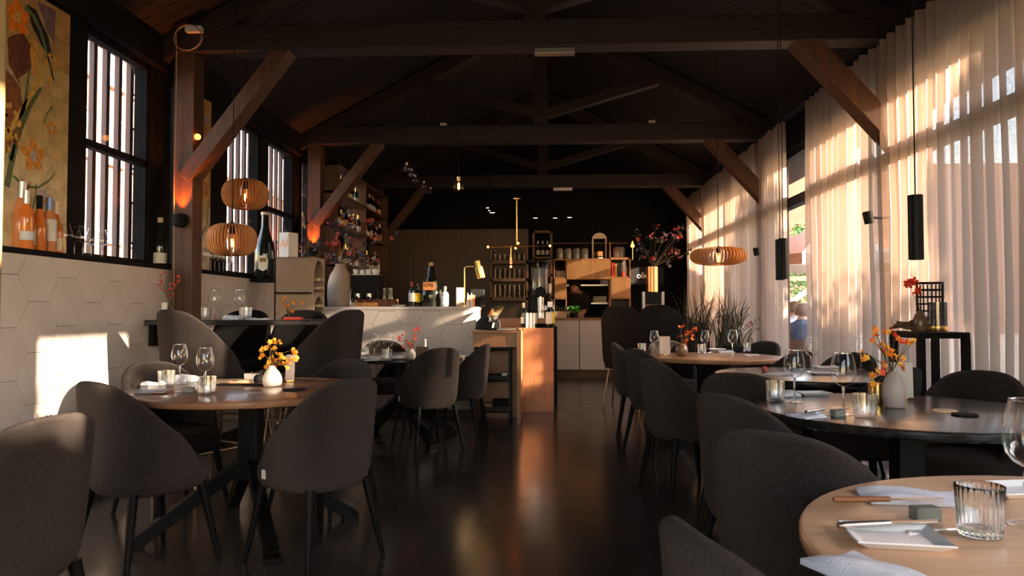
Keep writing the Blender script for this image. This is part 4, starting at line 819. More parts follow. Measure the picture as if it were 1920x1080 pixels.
# ledge glasses
TU = (MB().lathe([(.004, .085), (.02, .088), (.037, .098), (.042, .11), (.034, .14), (.022, .175), (.021, .19)], 24).mesh('bowl', 'glass_thin', 60), MB().lathe([(.005, .003), (.0035, .02), (.0035, .075), (.006, .086)], 10).mesh('stem', 'glass_thin', 60), MB().lathe([(0, 0), (.034, 0), (.034, .002), (.006, .005), (0, .005)], 24).mesh('foot', 'glass_thin', 60))
for i, px in enumerate((122, 138, 154, 170, 190)):
    X = (-2.92, -2.95, -2.9, -2.95, -2.92)[i]; r = thing('tulip_glass', ('first', 'second', 'middle', 'fourth', 'last')[i] + ' of the five tulip glasses on the ledge next to the rose bottles', 'glass', (X, yat(px, X), lz_), 0, 'tulip glasses on the window ledge')
    for nm, me in zip(('bowl', 'stem', 'foot'), TU): link(nm, me, r)
for i in range(14):
    px = 378 + (i // 2) * 8.2; X = -2.90 if i % 2 else -2.97; r = thing('upturned_glass', ORD[i // 2] + ' ' + ('rear', 'front')[i % 2] + '-row glass from the post on the ledge under the pumpkin pendants', 'glass', (X, yat(px, X), lz_), 0, 'glasses on the ledge under the pumpkin pendants'); r.scale = (.9,) * 3
    for nm, me in (('bowl', WG_BOWL), ('stem', WG_STEM), ('foot', WG_FOOT)): link(nm, me, r)
# clay wine rack
rk = thing('wine_rack', 'stacked grey clay wine rack with arched openings', 'wine rack', (-2.42, 6.98, 0), R(0))
def arch_panel(w, h, n):
    """front plate with n arched openings"""
    b = MB(); cw = w / n; t = .022
    for k in range(n):
        x0 = -w / 2 + k * cw; ra = cw / 2 - t; cx = x0 + cw / 2; za = h - t - ra; pts = [(cx + ra * cos(a), za + ra * sin(a)) for a in [pi * q / 12 for q in range(13)]]
        b.box(x0, x0 + t, -.02, 0, 0, h); b.box(x0 + cw - t, x0 + cw, -.02, 0, 0, h)
        for p, q in zip(pts, pts[1:]): b.add([(p[0], -.02, p[1]), (q[0], -.02, q[1]), (q[0], -.02, h), (p[0], -.02, h), (p[0], 0, p[1]), (q[0], 0, q[1]), (q[0], 0, h), (p[0], 0, h)], [(0, 3, 2, 1), (4, 5, 6, 7), (0, 1, 5, 4), (2, 3, 7, 6)])
    return b
def rack_block(z0, h, side, w=.36, d=.34, n=2):
    b = MB()
    b.box(-w / 2, w / 2, d / 2 - .02, d / 2, z0, z0 + h); b.box(-w / 2, -w / 2 + .02, -d / 2, d / 2, z0, z0 + h); b.box(-w / 2, w / 2, -d / 2, d / 2, z0, z0 + .02); b.box(-w / 2, w / 2, -d / 2, d / 2, z0 + h - .012, z0 + h)
    if side: b.box(-w / 2, w / 2, -d / 2, -d / 2 + .02, z0, z0 + h)
    else: b.box(w / 2 - .02, w / 2, -d / 2, d / 2, z0, z0 + h)
    b.build('rack_block', 'clay_grey', rk, bev=.004)
    a = arch_panel(d if side else w, h, 1 if side else n); o = a.build('arch_front', 'clay_grey', rk)
    o.location = (w / 2, 0, z0) if side else (0, -d / 2, z0)
    if side: o.rotation_euler.z = pi / 2
rack_block(0, .50, False); rack_block(.50, .56, False); rack_block(1.06, .25, True); rack_block(1.31, .35, True)
lb_m = bottle_prof(.3, .036); LBM = (MB().lathe(lb_m, 14).mesh('glass_body', 'bottle_dark', 50), MB().lathe([(0, .24), (.016, .24), (.016, .302), (0, .302)], 12).mesh('capsule', 'foil_cream', 50))
for i in range(5):
    for j in range(4):
        o = thing('bottle', ORD[j] + ' lying bottle from the left, ' + ORD[i] + ' row up, in the clay rack front arches', 'bottle', (-2.42 + (-.125 + .083 * j), 7.10, .56 + .038 + .082 * i), 0, 'bottles lying in the clay wine rack'); o.rotation_euler = (pi / 2, 0, 0)
        link('glass_body', LBM[0], o); link('capsule', LBM[1], o)
for i in range(4):
    for j in range(2):
        z = (1.12, 1.20, 1.37, 1.45)[i]; o = thing('bottle', ('near', 'far')[j] + ' lying bottle in the ' + ORD[i] + ' row up of the rack side arches', 'bottle', (-2.5, 6.93 + .1 * j, z), 0, 'bottles lying in the clay wine rack top'); o.rotation_euler = (0, pi / 2, 0); link('glass_body', LBM[0], o); link('capsule', LBM[1], o)
bxo = thing('gift_box', 'pale bottle gift box with orange initials on top of the clay rack', 'box', (at(541, 480, Y=6.93).x, 6.93, 1.661), R(-25)); MB().box(-.062, .062, -.062, .062, 0, .24).build('carton', 'paper', bxo, bev=.002); text('AI', .10, 'label_orange', bxo, (0, -.0635, .13), (pi / 2, 0, 0))
# bar top objects
def bt(px, Y=8.25): q = at(px, 575, Y=Y); return Vector((q.x, q.y, BZ + .001))
o = MB().lathe([(0, 0), (.125, 0), (.142, .015), (.148, .1), (.145, .25), (.12, .36), (.075, .43), (.06, .47), (.064, .49), (.052, .485), (.05, .44), (0, .3)], 36).build('floor_vase', 'clay_grey', None, 60, 0, bt(638, 8.3)); tag(o, 'large clay vase of dried purple flowers on the bar', 'vase')
mv = bt(638, 8.3) + Vector((0, 0, .485)); rn = random.Random(31); pts = []
for _ in range(46): a = rn.uniform(0, 2 * pi); q = rn.uniform(.05, .55); pts.append((q * cos(a) * 1.15, q * sin(a) * .7, rn.uniform(-.02, .62) * (1.05 - q * .7)))
bouquet(mv, 'wide spray of dried dark purple and rust flowers above the bar', pts, ['petal_purple', 'petal_purple', 'petal_purple', 'petal_rust', 'grass_dark', 'petal_rust'], .024, seed=32, per=6, spread=.05)
em = thing('espresso_machine', 'black espresso machine behind the bar beside the clay vase', 'coffee machine', bt(686, 8.35) - Vector((0, 0, 0)))
MB().box(-.15, .17, -.12, .18, .10, .36).build('body', 'black_metal', em, bev=.01); MB().box(-.15, .17, -.16, .18, 0, .05).build('drip_tray', 'steel', em, bev=.004)
for dx in (-.06, .07): MB().lathe([(0, 0), (.032, 0), (.032, .05), (0, .05)], 18).build('brew_head', 'steel', em, 40, loc=(dx, -.13, .10)); MB().tube([(dx, -.13, .11), (dx, -.26, .09)], [.012, .015], 8).build('portafilter', 'black_matt', em, 40)
MB().tube([(-.13, -.13, .2), (-.14, -.17, .12), (-.13, -.17, .03)], .006, 8).build('steam_wand', 'steel', em, 40); MB().box(-.14, .16, -.1, .16, .36, .37).build('cup_rail', 'steel', em)
CUP = MB().lathe([(0, 0), (.022, 0), (.034, .05), (.036, .058), (.033, .056), (.02, .006), (0, .005)], 18).mesh('cup', 'white_porcelain', 50)
for i in range(8): tag(link('espresso_cup', CUP, None, bt(686, 8.35) + Vector((-.11 + .075 * (i % 4), -.04 + .09 * (i // 4), .371))), ORD[i % 4] + ' cup from the left in the ' + ('front', 'back')[i // 4] + ' row on the espresso machine', 'cup', 'cups on the espresso machine')
for i, px in enumerate((709, 720, 731)):
    r = thing('storage_jar', ('left', 'middle', 'right')[i] + ' of three lidded glass jars behind the espresso machine', 'jar', bt(px, 8.5) + Vector((0, 0, .09)), 0, 'lidded jars on the bar'); MB().lathe([(0, 0), (.03, 0), (.031, .1), (.026, .11), (0, .11)], 18).build('jar_body', 'bottle_clear', r, 50); MB().lathe([(0, .11), (.028, .11), (.03, .118), (.02, .135), (0, .138)], 18).build('lid', 'foil_silver', r, 50)
o = MB().box(-.16, .16, -.08, .08, 0, .09).build('jar_riser', 'shelf_brown', None, None, .004, bt(720, 8.5)); tag(o, 'low wooden riser under the three glass jars', 'riser')
for i, px in enumerate((672, 690, 706, 716, 728)):
    r = thing('tipped_glass', ORD[i] + ' glass jug from the clay vase along the bar before the espresso machine', 'jug', bt(px, 8.12), 0, 'glass jugs on the bar'); MB().lathe([(0, .001), (.035, .001), (.046, .03), (.04, .06), (.026, .08), (.03, .09)], 20).build('jug_body', 'glass_amber', r, 60); MB().tube([(.035, 0, .07), (.06, 0, .06), (.06, 0, .03), (.043, 0, .02)], .004, 6).build('handle', 'glass_thin', r, 60)
bottle(bt(772, 8.15), .28, .036, 'dark bottle with white label first on the bar', 'bottle_dark', 'petal_rust', 'label_white', 'bordeaux', 'bottles standing on the bar', lz=(.2, .55)); bottle(bt(783, 8.2), .26, .036, 'dark bottle with yellow label on the bar', 'bottle_dark', 'black_matt', 'label_yellow', 'square', 'bottles standing on the bar', lz=(.2, .6))
bottle(bt(834, 8.15), .225, .043, 'squat clear gin bottle with pale label and cork on the bar', 'bottle_clear', 'cork', 'label_white', 'square', 'bottles standing on the bar', lz=(.12, .52), caph=.17)
kp = thing('cask_dispenser', 'dark glass cask with an orange lettered sign on the bar', 'dispenser', bt(808, 8.25)); MB().lathe([(0, 0), (.12, 0), (.128, .01), (.128, .17), (.12, .19), (.07, .20), (.07, .30), (.045, .33), (.038, .44), (.03, .46), (0, .46)], 32).build('cask_body', 'bottle_dark', kp, 50); MB().box(-.066, .066, -.142, -.136, .185, .275).build('sign_plate', 'label_orange', kp); text('KPIB', .052, 'ink', kp, (0, -.1428, .235), (pi / 2, 0, 0)); MB().lathe([(0, .46), (.025, .46), (.028, .5), (0, .505)], 16).build('cork_stopper', 'cork', kp, 50)
bl = thing('brass_lamp', 'brass table lamp with tilted cylinder shade at the end of the bar', 'lamp', bt(870, 8.25)); bl.location.x = at(871, 575, Y=8.25).x
MB().lathe([(0, 0), (.06, 0), (.06, .012), (0, .014)], 28).build('base', 'brass', bl, 40); MB().tube([(0, 0, .01), (0, 0, .43), (.01, 0, .45), (.03, 0, .455), (.11, 0, .455)], .0075, 10).build('pole', 'brass', bl, 60)
shd = MB().lathe([(.0, .10), (.034, .10), (.034, .03), (.05, .028), (.05, -.10), (.046, -.10), (.046, .02), (0, .024)], 28).build('lamp_shade', 'brass', bl, 40, loc=(.165, 0, .42)); shd.rotation_euler = (0, R(-14), 0); MB().lathe([(0, .0), (.02, -.02), (.024, -.045), (.014, -.065), (0, -.07)], 14).build('bulb', 'white_paint', shd, 50)
for i, px in enumerate((877, 884)): o = MB().lathe([(0, 0), (.02, 0), (.004, .15), (0, .152)], 14).build('cone_ornament', 'paper', None, 50, 0, bt(px, 8.1)); tag(o, ('left', 'right')[i] + ' small white cone ornament under the brass lamp', 'ornament', 'cone ornaments')
o = MB().box(-.045, .045, -.008, .008, 0, .13).build('orange_card', 'label_orange', None, None, .002, bt(883, 8.2)); tag(o, 'orange card behind the white cone ornaments', 'card'); o = MB().box(-.04, .05, -.06, .06, 0, .22).build('paper_bag', 'vase_grey', None, None, .01, bt(862, 8.4)); tag(o, 'tall grey paper bag behind the brass lamp', 'bag')
o = MB().box(-.08, .08, -.06, .06, 0, .2).build('black_speaker', 'black_matt', None, None, .008, bt(899, 8.42) + Vector((-.02, 0, 0))); tag(o, 'black box speaker at the end of the bar', 'speaker')
o = MB().lathe([(0, 0), (.05, 0), (.085, .012), (.09, .02), (0, .02)], 24).build('plate_stack', 'white_porcelain', None, 50, 0, bt(747, 8.2)); tag(o, 'small stack of plates on the bar', 'plates')
# desk objects
ps = thing('till_screen', 'tilted touch-screen till on the oak desk', 'till', (-.62, 7.75, .951), R(0)); MB().box(-.16, .14, -.006, .006, -.11, .11, Matrix.Translation((.05, 0, .17)) @ Matrix.Rotation(R(-62), 4, 'Z') @ Matrix.Rotation(R(-35), 4, 'X')).build('screen', 'screen', ps, bev=.003)
MB().bar((.02, .02, .02), (.05, .02, .15), .04, .02).build('stand', 'steel', ps); MB().box(-.05, .1, -.06, .08, 0, .015).build('base', 'black_metal', ps, bev=.004)
o = MB().box(-.11, .09, -.09, .09, 0, .02).build('keyboard', 'steel', None, None, .004, (-.42, 7.64, .951), R(-8)); tag(o, 'slim silver keyboard on the oak desk', 'keyboard')
o = MB().lathe([(0, 0), (.14, 0), (.13, .08), (.07, .14), (0, .15)], 20).build('black_bag', 'cloth_black', None, 50, 0, (-.66, 7.9, .951)); tag(o, 'slumped black bag behind the till', 'bag'); o = MB().lathe([(0, 0), (.075, 0), (.075, .17), (.072, .17), (.07, .01), (0, .01)], 28).build('steel_bucket', 'steel', None, 40, 0, (-.215, 8.55, .956)); tag(o, 'polished steel wine bucket on the oak counter', 'bucket')
bottle((-.30, 8.62, .956), .29, .036, 'wine bottle with pale neck label behind the till', 'bottle_dark', 'foil_cream', 'label_white', 'bordeaux', 'bottles on the oak counter')
tap = thing('beer_tap', 'steel beer tap column with round black badge', 'tap', (-.11, 9.15, 1.061)); MB().lathe([(0, 0), (.045, 0), (.042, .02), (.042, .27), (0, .27)], 24).build('column', 'steel', tap, 40); MB().lathe([(0, -.02), (.065, -.02), (.072, 0), (.065, .02), (0, .02)], 28, M=Matrix.Rotation(pi / 2, 3, 'X')).build('badge', 'black_matt', tap, 40, loc=(0, -.02, .32)); MB().tube([(-.12, -.02, .30), (.12, -.02, .30)], .012, 8).build('cross_pipe', 'steel', tap, 40)
for dx in (-.12, .12): MB().lathe([(0, 0), (.012, 0), (.018, .03), (.02, .10), (.012, .12), (0, .12)], 14).build('tap_handle', 'black_matt' if dx < 0 else 'foil_cream', tap, 50, loc=(dx, -.02, .31))
FLU = [WG_BOWL, WG_STEM, WG_FOOT]
for i in range(10):
    r = thing('upturned_glass', ORD[i % 5] + ' ' + ('front', 'rear')[i // 5] + '-row small glass from the left on the oak counter ledge', 'glass', (-.12 + .034 * (i % 5) + .02, 9.05 + .07 * (i // 5), 1.061), 0, 'glasses in a row on the oak counter'); r.scale = (.8, .8, .75)
    for nm, me in zip(('bowl', 'stem', 'foot'), FLU): link(nm, me, r)
for i, (x, lab) in enumerate(((.015, 'label_white'), (.045, 'label_yellow'))): bottle((x - .02, 8.52 + .06 * i, .956), .30, .037, ('white', 'yellow')[i] + '-labelled wine bottle at the end of the oak counter', 'bottle_dark', 'foil_silver', lab, 'bordeaux', 'bottles on the oak counter', lz=(.15, .6))
for i in range(3): o = MB().lathe([(0, 0), (.09, 0), (.14, .012), (.138, .015), (.088, .004), (0, .004)], 28).build('serving_tray', 'black_metal', None, 50, 0, (-.12, 8.62, .957 + .014 * i)); tag(o, ('lowest', 'middle', 'top')[i] + ' of the black round trays stacked on the oak counter', 'tray', 'black round trays')
wm = thing('water_dispenser', 'clear cylindrical water dispenser with frosted tank behind the oak counter', 'water dispenser', (-.13, 9.75, .95)); MB().box(-.13, .13, -.13, .13, 0, .42).build('housing', 'black_metal', wm, bev=.01); MB().lathe([(.0, .42), (.125, .42), (.118, .5), (.118, .78), (.14, .84), (0, .84)], 32).build('tank', 'glass_smoke', wm, 50); MB().lathe([(0, .43), (.1, .43), (.1, .76), (0, .76)], 28).build('ice_fill', 'bottle_clear', wm, 50); MB().lathe([(0, .84), (.15, .84), (.15, .87), (0, .88)], 32).build('lid', 'black_metal', wm, 40); MB().tube([(0, -.12, .5), (0, -.17, .49)], .015, 10).build('spout', 'black_matt', wm)
tag(MB().box(-.35, .10, 9.5, 10.0, 0, .949).build('under_counter_fridge', 'black_metal', None, None, .01), 'black under-counter fridge carrying the water dispenser', 'fridge')
tag(MB().box(-2.6, -.85, 8.62, 9.0, 0, .9).build('back_bar_cabinet', 'black_matt', None, None, .01), 'low black cabinet behind the tiled bar', 'cabinet')
# brown partition with glass shelves
wp = struct(MB().box(-2.87, -.33, 11.5, 11.6, 0, 2.44).build('wall_partition', 'panel_brown'), 'brown wooden partition behind the bar')
q = lambda px, py, Y: at(px, py, Y=Y)
gs = thing('glass_shelf', 'brown wall shelf holding rows of drinking glasses', 'shelf', (0, 0, 0)); A, B = q(920, 575, 11.3), q(990, 430, 11.3)
MB().box(A.x, A.x + .03, 11.2, 11.49, 1.28, 2.1).build('side', 'shelf_brown', gs); MB().box(B.x - .03, B.x, 11.2, 11.49, 1.28, 2.1).build('side', 'shelf_brown', gs); ST = MB().lathe([(0, 0), (.026, 0), (.03, .13), (.028, .13), (.025, .005), (0, .005)], 14).mesh('drinking_glass', 'glass_dim', 60)
for k, py in enumerate((489, 522, 558)):
    z = q(950, py, 11.3).z; MB().box(A.x, B.x, 11.2, 11.49, z - .05, z).build('shelf_board', 'shelf_brown', gs)
    for i in range(7):
        for j in range(2): tag(link('drinking_glass', ST, None, (A.x + .07 + .075 * i, 11.28 + .1 * j, z + .001), sc=(1, 1, (.8, 1.15, 1.5)[k])), ORD[i] + ' ' + ('front', 'rear')[j] + '-row glass from the left on the ' + ('top', 'middle', 'bottom')[k] + ' board of the glass shelf', 'glass', 'glasses on the ' + ('top', 'middle', 'bottom')[k] + ' glass shelf board')
# framed niche cabinet
nc = thing('niche_cabinet', 'narrow dark wood cabinet with open niches beside the brown shelf', 'cabinet', (0, 0, 0)); A, B = q(998, 575, 11.9), q(1036, 432, 11.9)
for (a, b, c_, d) in ((A.x, A.x + .04, 0, B.z), (B.x - .04, B.x, 0, B.z), (A.x, B.x, B.z - .04, B.z), (A.x, B.x, 2.0, 2.03), (A.x, B.x, 1.72, 1.75), (A.x, B.x, 1.35, 1.38), (A.x, B.x, 0, 1.0)): MB().box(a, b, 11.9, 12.2, c_, d).build('panel', 'shelf_brown', nc)
MB().box(A.x, B.x, 12.19, 12.2, 0, B.z).build('back_panel', 'black_matt', nc)
for i in range(3): bottle((A.x + .09 + .08 * i, 12.05, 2.031), .27, .034, ('left', 'middle', 'right')[i] + ' dark bottle in the top niche of the narrow cabinet', 'bottle_dark', 'foil_silver', 'label_white', 'bordeaux', 'bottles in the narrow niche cabinet', 12)
for i in range(3): bottle((A.x + .09 + .08 * i, 12.05, 1.751), .2, .034, ('left', 'middle', 'right')[i] + ' clear bottle in the lower niche of the narrow cabinet', 'bottle_clear', 'foil_silver', 'label_white', 'square', 'clear bottles in the narrow niche cabinet', 12)
# kitchen pass: counter and plywood shelving
KY = 12.7; kx = lambda px: at(px, 583, Y=KY).x; kz = lambda py: at(1100, py, Y=KY).z
pc = thing('kitchen_counter', 'pale kitchen counter below the pass', 'counter', (0, KY - .02, 0)); MB().box(kx(1038), kx(1200), .05, .7, 0, .14).build('plinth', 'shelf_brown', pc)
for a, b in ((1038, 1086), (1086.4, 1134), (1134.4, 1200)): MB().box(kx(a) + .004, kx(b) - .004, 0, .05, .14, kz(600)).build('door', 'hex_tile', pc, bev=.004)
MB().box(kx(1038), kx(1200), .05, .7, .14, kz(600)).build('carcass', 'black_matt', pc); MB().box(kx(1036), kx(1200), -.02, .72, kz(600), kz(596)).build('worktop', 'oak_x', pc)
ks = thing('plywood_shelving', 'tall plywood shelving unit framing the kitchen pass', 'shelving', (0, KY + .12, 0)); zt = kz(596)
def kb(name, a, b, p0, p1, d0=0, d1=.34, m='ply'): MB().box(kx(a), kx(b), d0, d1, kz(p1), kz(p0)).build(name, m, ks)
for a in (1038.5, 1061, 1144.5, 1182): kb('upright', a, a + 2.2, 484 if a < 1100 else 453, 596)
kb('upright', 1182, 1184.2, 453, 484); kb('shelf_board', 1038, 1146, 484, 486.5); kb('shelf_board', 1144, 1184, 482, 486); kb('shelf_board', 1038, 1184, 452, 453.6, .2, .34, 'shelf_brown'); kb('shelf_board', 1038, 1062, 519.5, 521.5); kb('shelf_board', 1144, 1184, 518.5, 521); kb('shelf_board', 1038, 1062, 559, 561); kb('shelf_board', 1144, 1184, 558, 560)
kb('cupboard_door', 1063.4, 1144.2, 487, 523, -.015, 0); kb('cupboard_door', 1040.8, 1060.8, 522, 559, -.015, 0); kb('cupboard_door', 1146.8, 1181.8, 521.5, 557.5, -.015, 0); kb('cupboard_body', 1063.4, 1144.2, 487, 523, .0, .33)
kb('back_panel', 1038, 1062, 486, 596, .33, .34, 'black_matt'); kb('back_panel', 1146, 1183, 486, 596, .33, .34, 'panel_brown')
JAR = (MB().lathe([(0, 0), (.065, 0), (.068, .01), (.068, .16), (.05, .19), (0, .19)], 16).mesh('jar_body', 'bottle_clear', 50), MB().lathe([(0, .19), (.05, .19), (.05, .225), (0, .23)], 16).mesh('lid', 'black_matt', 50))
for i, px in enumerate((1050, 1066, 1082, 1098, 1160, 1168)):
    r = thing('storage_jar', ('first', 'second', 'third', 'fourth', 'fifth', 'last')[i] + ' glass storage jar along the top of the plywood shelving', 'jar', (kx(px), KY + .28, kz(484) + .001 if px < 1140 else kz(482) + .001), 0, 'jars on the plywood shelving'); link('jar_body', JAR[0], r); link('lid', JAR[1], r)
bt_ = thing('bell_tower_lantern', 'pale arched lantern with copper band on the plywood shelving', 'lantern', (kx(1126), KY + .27, kz(484) + .001))
for dx in (-.115, .115): MB().box(dx - .012, dx + .012, -.05, .05, 0, .36).build('leg', 'foil_cream', bt_)
MB().lathe([(0, .05), (.1, .05), (.1, .13), (0, .13)], 24).build('copper_drum', 'copper', bt_, 40); MB().lathe([(0, 0), (.11, 0), (.11, .03), (0, .04)], 24).build('dish', 'steel', bt_, 40)
pts = [(.125 * cos(pi * k / 12), .36 + .1 * sin(pi * k / 12)) for k in range(13)]
MB().prism(pts, -.05, .05, Matrix.Rotation(pi / 2, 4, 'X')).build('arch_top', 'foil_cream', bt_); MB().tube([(0, 0, .46), (0, 0, .52)], [.012, .003], 8).build('finial', 'brass', bt_)
for i in range(4): bottle((kx(1044.5 + 5 * i), KY + .25, kz(519.5) + .001), .26, .021, ORD[i] + ' slim pale-labelled bottle from the left in the plywood niche', 'bottle_dark', 'black_matt', 'label_white', 'bordeaux', 'slim bottles in the plywood niche', 12, lz=(.0, .45))
for i in range(4): bottle((kx(1044.5 + 5 * i), KY + .25, kz(596) + .012), .27, .022, ORD[i] + ' black bottle from the left in the lowest plywood niche', 'bottle_dark', 'black_matt', None, 'bordeaux', 'black bottles in the lowest plywood niche', 12)
x = kx(1148.5)
for i, (m, wd, h) in enumerate((('red_book', .03, .25), ('red_book', .025, .24), ('yellow_book', .03, .23), ('black_book', .035, .25), ('black_book', .03, .22), ('grey_book', .022, .24), ('paper', .05, .29), ('grey_book', .02, .2))):
    o = MB().box(0, wd - .002, 0, .18, 0, h).build('cook_book', m, None, None, .003, (x, KY + .15, kz(518.5) + .001)); x += wd + .004; tag(o, ('bright red book first', 'second red book', 'yellow-spined book', 'thick black book', 'thinner black book', 'slim grey book', 'tall white folder', 'short grey book last')[i] + ' in the plywood book niche', 'book', 'cook books in the plywood niche')
o = MB().box(0, .035, 0, .06, 0, .09).build('red_tin', 'red_book', None, None, .003, (kx(1168), KY + .11, kz(518.5) + .001)); tag(o, 'small red tin in front of the white folder', 'tin')
for i, px in enumerate((1152, 1172)): o = MB().lathe([(0, 0), (.08, 0), (.1, .1), (.105, .2), (.1, .2), (.075, .01), (0, .01)], 20, rib=.006, ribn=16).build('wicker_basket', 'ochre', None, 60, 0, (kx(px) , KY + .26, zt + .001)); tag(o, ('left', 'right')[i] + ' woven basket at the foot of the plywood shelving', 'basket', 'baskets under the plywood shelving')
for i in range(5): o = MB().box(-.11, .11, -.08, .08, 0, .022).build('wooden_plank', 'oak_table', None, None, .003, (kx(1050) + .005 * (i % 2), KY + .1, zt + .001 + .0225 * i), R(3 * (i % 3))); tag(o, ORD[i] + ' thin serving board from below in the pile at the pass', 'board', 'serving boards piled at the pass')
hb = thing('herb_pot', 'green basil bunch standing on the kitchen pass', 'herbs', (kx(1076), KY + .05, zt + .001)); MB().lathe([(0, 0), (.06, 0), (.075, .08), (0, .08)], 16).build('pot', 'black_matt', hb, 50); rn = random.Random(3); lf = MB()
mat('basil', (.06, .30, .03), .45, var=.3, scale=20)
lfm = MB().add([(0, -.035, 0), (.02, 0, .012), (0, .04, 0), (-.02, 0, .012), (0, 0, .0)], [(0, 1, 4), (1, 2, 4), (2, 3, 4), (3, 0, 4)]).mesh('leaf', 'basil', 60)
for _ in range(60): a = rn.uniform(0, 6.3); e = rn.random() ** .6 * .12; link('leaf', lfm, hb, (e * cos(a), e * sin(a), .09 + rn.random() * .1), (rn.uniform(-.9, .9), rn.uniform(-.9, .9), rn.uniform(0, 6)), (1.2,) * 3)
st = thing('kitchen_rack', 'steel kitchen rack seen through the pass', 'rack', (0, 14.0, 0))
for z in (.95, 1.28, 1.62, 1.95): MB().box(.25, 1.3, -.2, .2, z, z + .025).build('shelf_board', 'steel', st)
for xx in (.25, 1.28): MB().box(xx, xx + .03, -.2, -.17, 0, 2.1).build('upright', 'steel', st)
for i, (xx, z, s, m) in enumerate(((.95, 1.305, (.25, .2, .12), 'foil_cream'), (.5, 1.305, (.2, .2, .14), 'black_matt'), (1.1, 1.645, (.28, .25, .25), 'card_pink'), (.8, 1.645, (.2, .2, .15), 'black_matt'), (.9, .975, (.4, .3, .1), 'black_metal'))): o = MB().box(-s[0] / 2, s[0] / 2, -s[1] / 2, s[1] / 2, 0, s[2]).build('kitchen_container', m, None, None, .01, (xx, 14.0, z + .001)); tag(o, ('cream box on the middle board', 'black crate on the middle board', 'pink-grey carton on the upper board', 'black crate on the upper board', 'flat black pan on the lowest board')[i] + ' of the kitchen rack', 'container', 'containers in the kitchen rack')
# ---- left wall bottle shelves
bs = thing('bottle_shelving', 'tall open shelving full of bottles along the wall behind the bar', 'shelving', (0, 0, 0))
for z in (1.30, 1.72, 2.21, 2.61, 2.95): MB().box(-2.86, -2.56, 8.72, 11.48, z - .03, z).build('shelf_board', 'shelf_brown', bs)
for y in (8.72, 10.1, 11.44): MB().box(-2.86, -2.56, y, y + .04, .95, 2.95).build('upright', 'shelf_brown', bs)
rn = random.Random(77); wds = ('lowest', 'second', 'third', 'upper')
for s_, z in enumerate((1.30, 1.72, 2.21, 2.61)):
    y = 8.82; nb = 0
    while y < 11.38:
        if not 10.06 < y < 10.18:
            m = rn.choice(['bottle_dark', 'bottle_dark', 'bottle_green', 'bottle_amber', 'bottle_clear']); hh = rn.choice([.24, .27, .30] if s_ < 3 else [.24, .27])
            bottle((-2.64 - rn.uniform(0, .06), y, z + .001), hh, rn.choice([.034, .037]), '%s bottle, %s from the post on the %s board of the bar shelving' % ({'bottle_dark': 'black', 'bottle_green': 'green', 'bottle_amber': 'amber', 'bottle_clear': 'clear'}[m], ORD[nb], wds[s_]), m, rn.choice(['foil_silver', 'black_matt', 'brass', 'petal_rust']), rn.choice(['label_white', 'label_white', 'foil_cream', 'label_orange']), rn.choice(['bordeaux', 'square']), 'bottles on the %s board of the bar shelving' % wds[s_], 12)
            nb += 1
        y += rn.uniform(.10, .135)
# ---- far right corner: bar station
sx = lambda px, Y: at(px, 583, Y=Y).x
sd = thing('steel_rack_stand', 'upright steel rack with wooden rungs in the dark bar corner', 'rack', (0, 10.4, 0)); a, b = sx(1207, 10.4), sx(1243, 10.4)
MB().box(a - .018, a + .018, -.02, .02, 0, 1.42).build('upright', 'white_paint', sd); MB().box(b - .018, b + .018, -.02, .02, 0, 1.42).build('upright', 'white_paint', sd)
for z in (1.0, 1.16, 1.23, .9, .82): MB().box(a, b, -.012, .012, z - .012, z + .012).build('rung', 'oak_x', sd)
cb = thing('corner_bar_cabinet', 'black bar cabinet in the far corner beside the curtain', 'cabinet', (0, 10.75, 0)); MB().box(1.28, 2.25, 0, .5, 0, .95).build('carcass', 'black_metal', cb, bev=.006); MB().box(1.28, 2.25, -.02, .5, .95, .98).build('worktop', 'black_metal', cb)
cv = thing('copper_pot', 'tall copper vessel of dried flowers on the corner bar', 'vessel', (sx(1223, 10.9), 10.9, 1.42)); MB().lathe([(0, 0), (.075, 0), (.085, .01), (.085, .38), (.08, .38), (.07, .02), (0, .02)], 28).build('vessel_body', 'copper', cv, 40)
o = MB().box(-.14, .14, -.12, .12, 0, .44).build('black_crate', 'black_metal', None, None, .01, (sx(1222, 10.9), 10.9, .981)); tag(o, 'black box carrying the copper vessel', 'box')
rn = random.Random(41); bouquet((sx(1226, 10.9), 10.9, 1.8), 'dark dried flower mass spreading above the copper vessel', [(rn.uniform(-.28, .5), rn.uniform(-.2, .3), rn.uniform(.05, .62)) for _ in range(30)], ['petal_purple', 'petal_rust', 'petal_purple', 'grass_dark'], .026, seed=42, per=5, spread=.05)
for i, px in enumerate((1212, 1219, 1229)): bottle((sx(px, 10.6), 10.85 - .02 * i, .981), .3, .035, ('amber', 'pale', 'clear')[i] + ' bottle before the copper vessel on the corner bar', ('bottle_amber', 'bottle_clear', 'bottle_clear')[i], 'foil_cream', 'label_white', 'bordeaux', 'bottles on the corner bar', 14)
o = MB().box(-.05, .05, -.01, .01, 0, .2).build('blue_card', 'blue_card', None, None, .002, (sx(1263, 10.6), 10.8, .981)); tag(o, 'bright blue card standing on the corner bar', 'card')
sg = thing('chalk_sign', 'dark sign board with white script lettering over the corner bar', 'sign', (sx(1200, 13.2), 13.2, 1.78)); MB().box(-.3, .42, -.01, .01, -.16, .16).build('board', 'black_matt', sg); text('olie', .15, 'grey_plate', sg, (.05, -.014, 0), (pi / 2, 0, 0)); MB().box(-.25, -.22, -.01, .4, -.1, -.07).build('bracket', 'black_matt', sg); MB().box(.3, .33, -.01, .995, -.1, -.07).build('bracket', 'black_matt', sg)
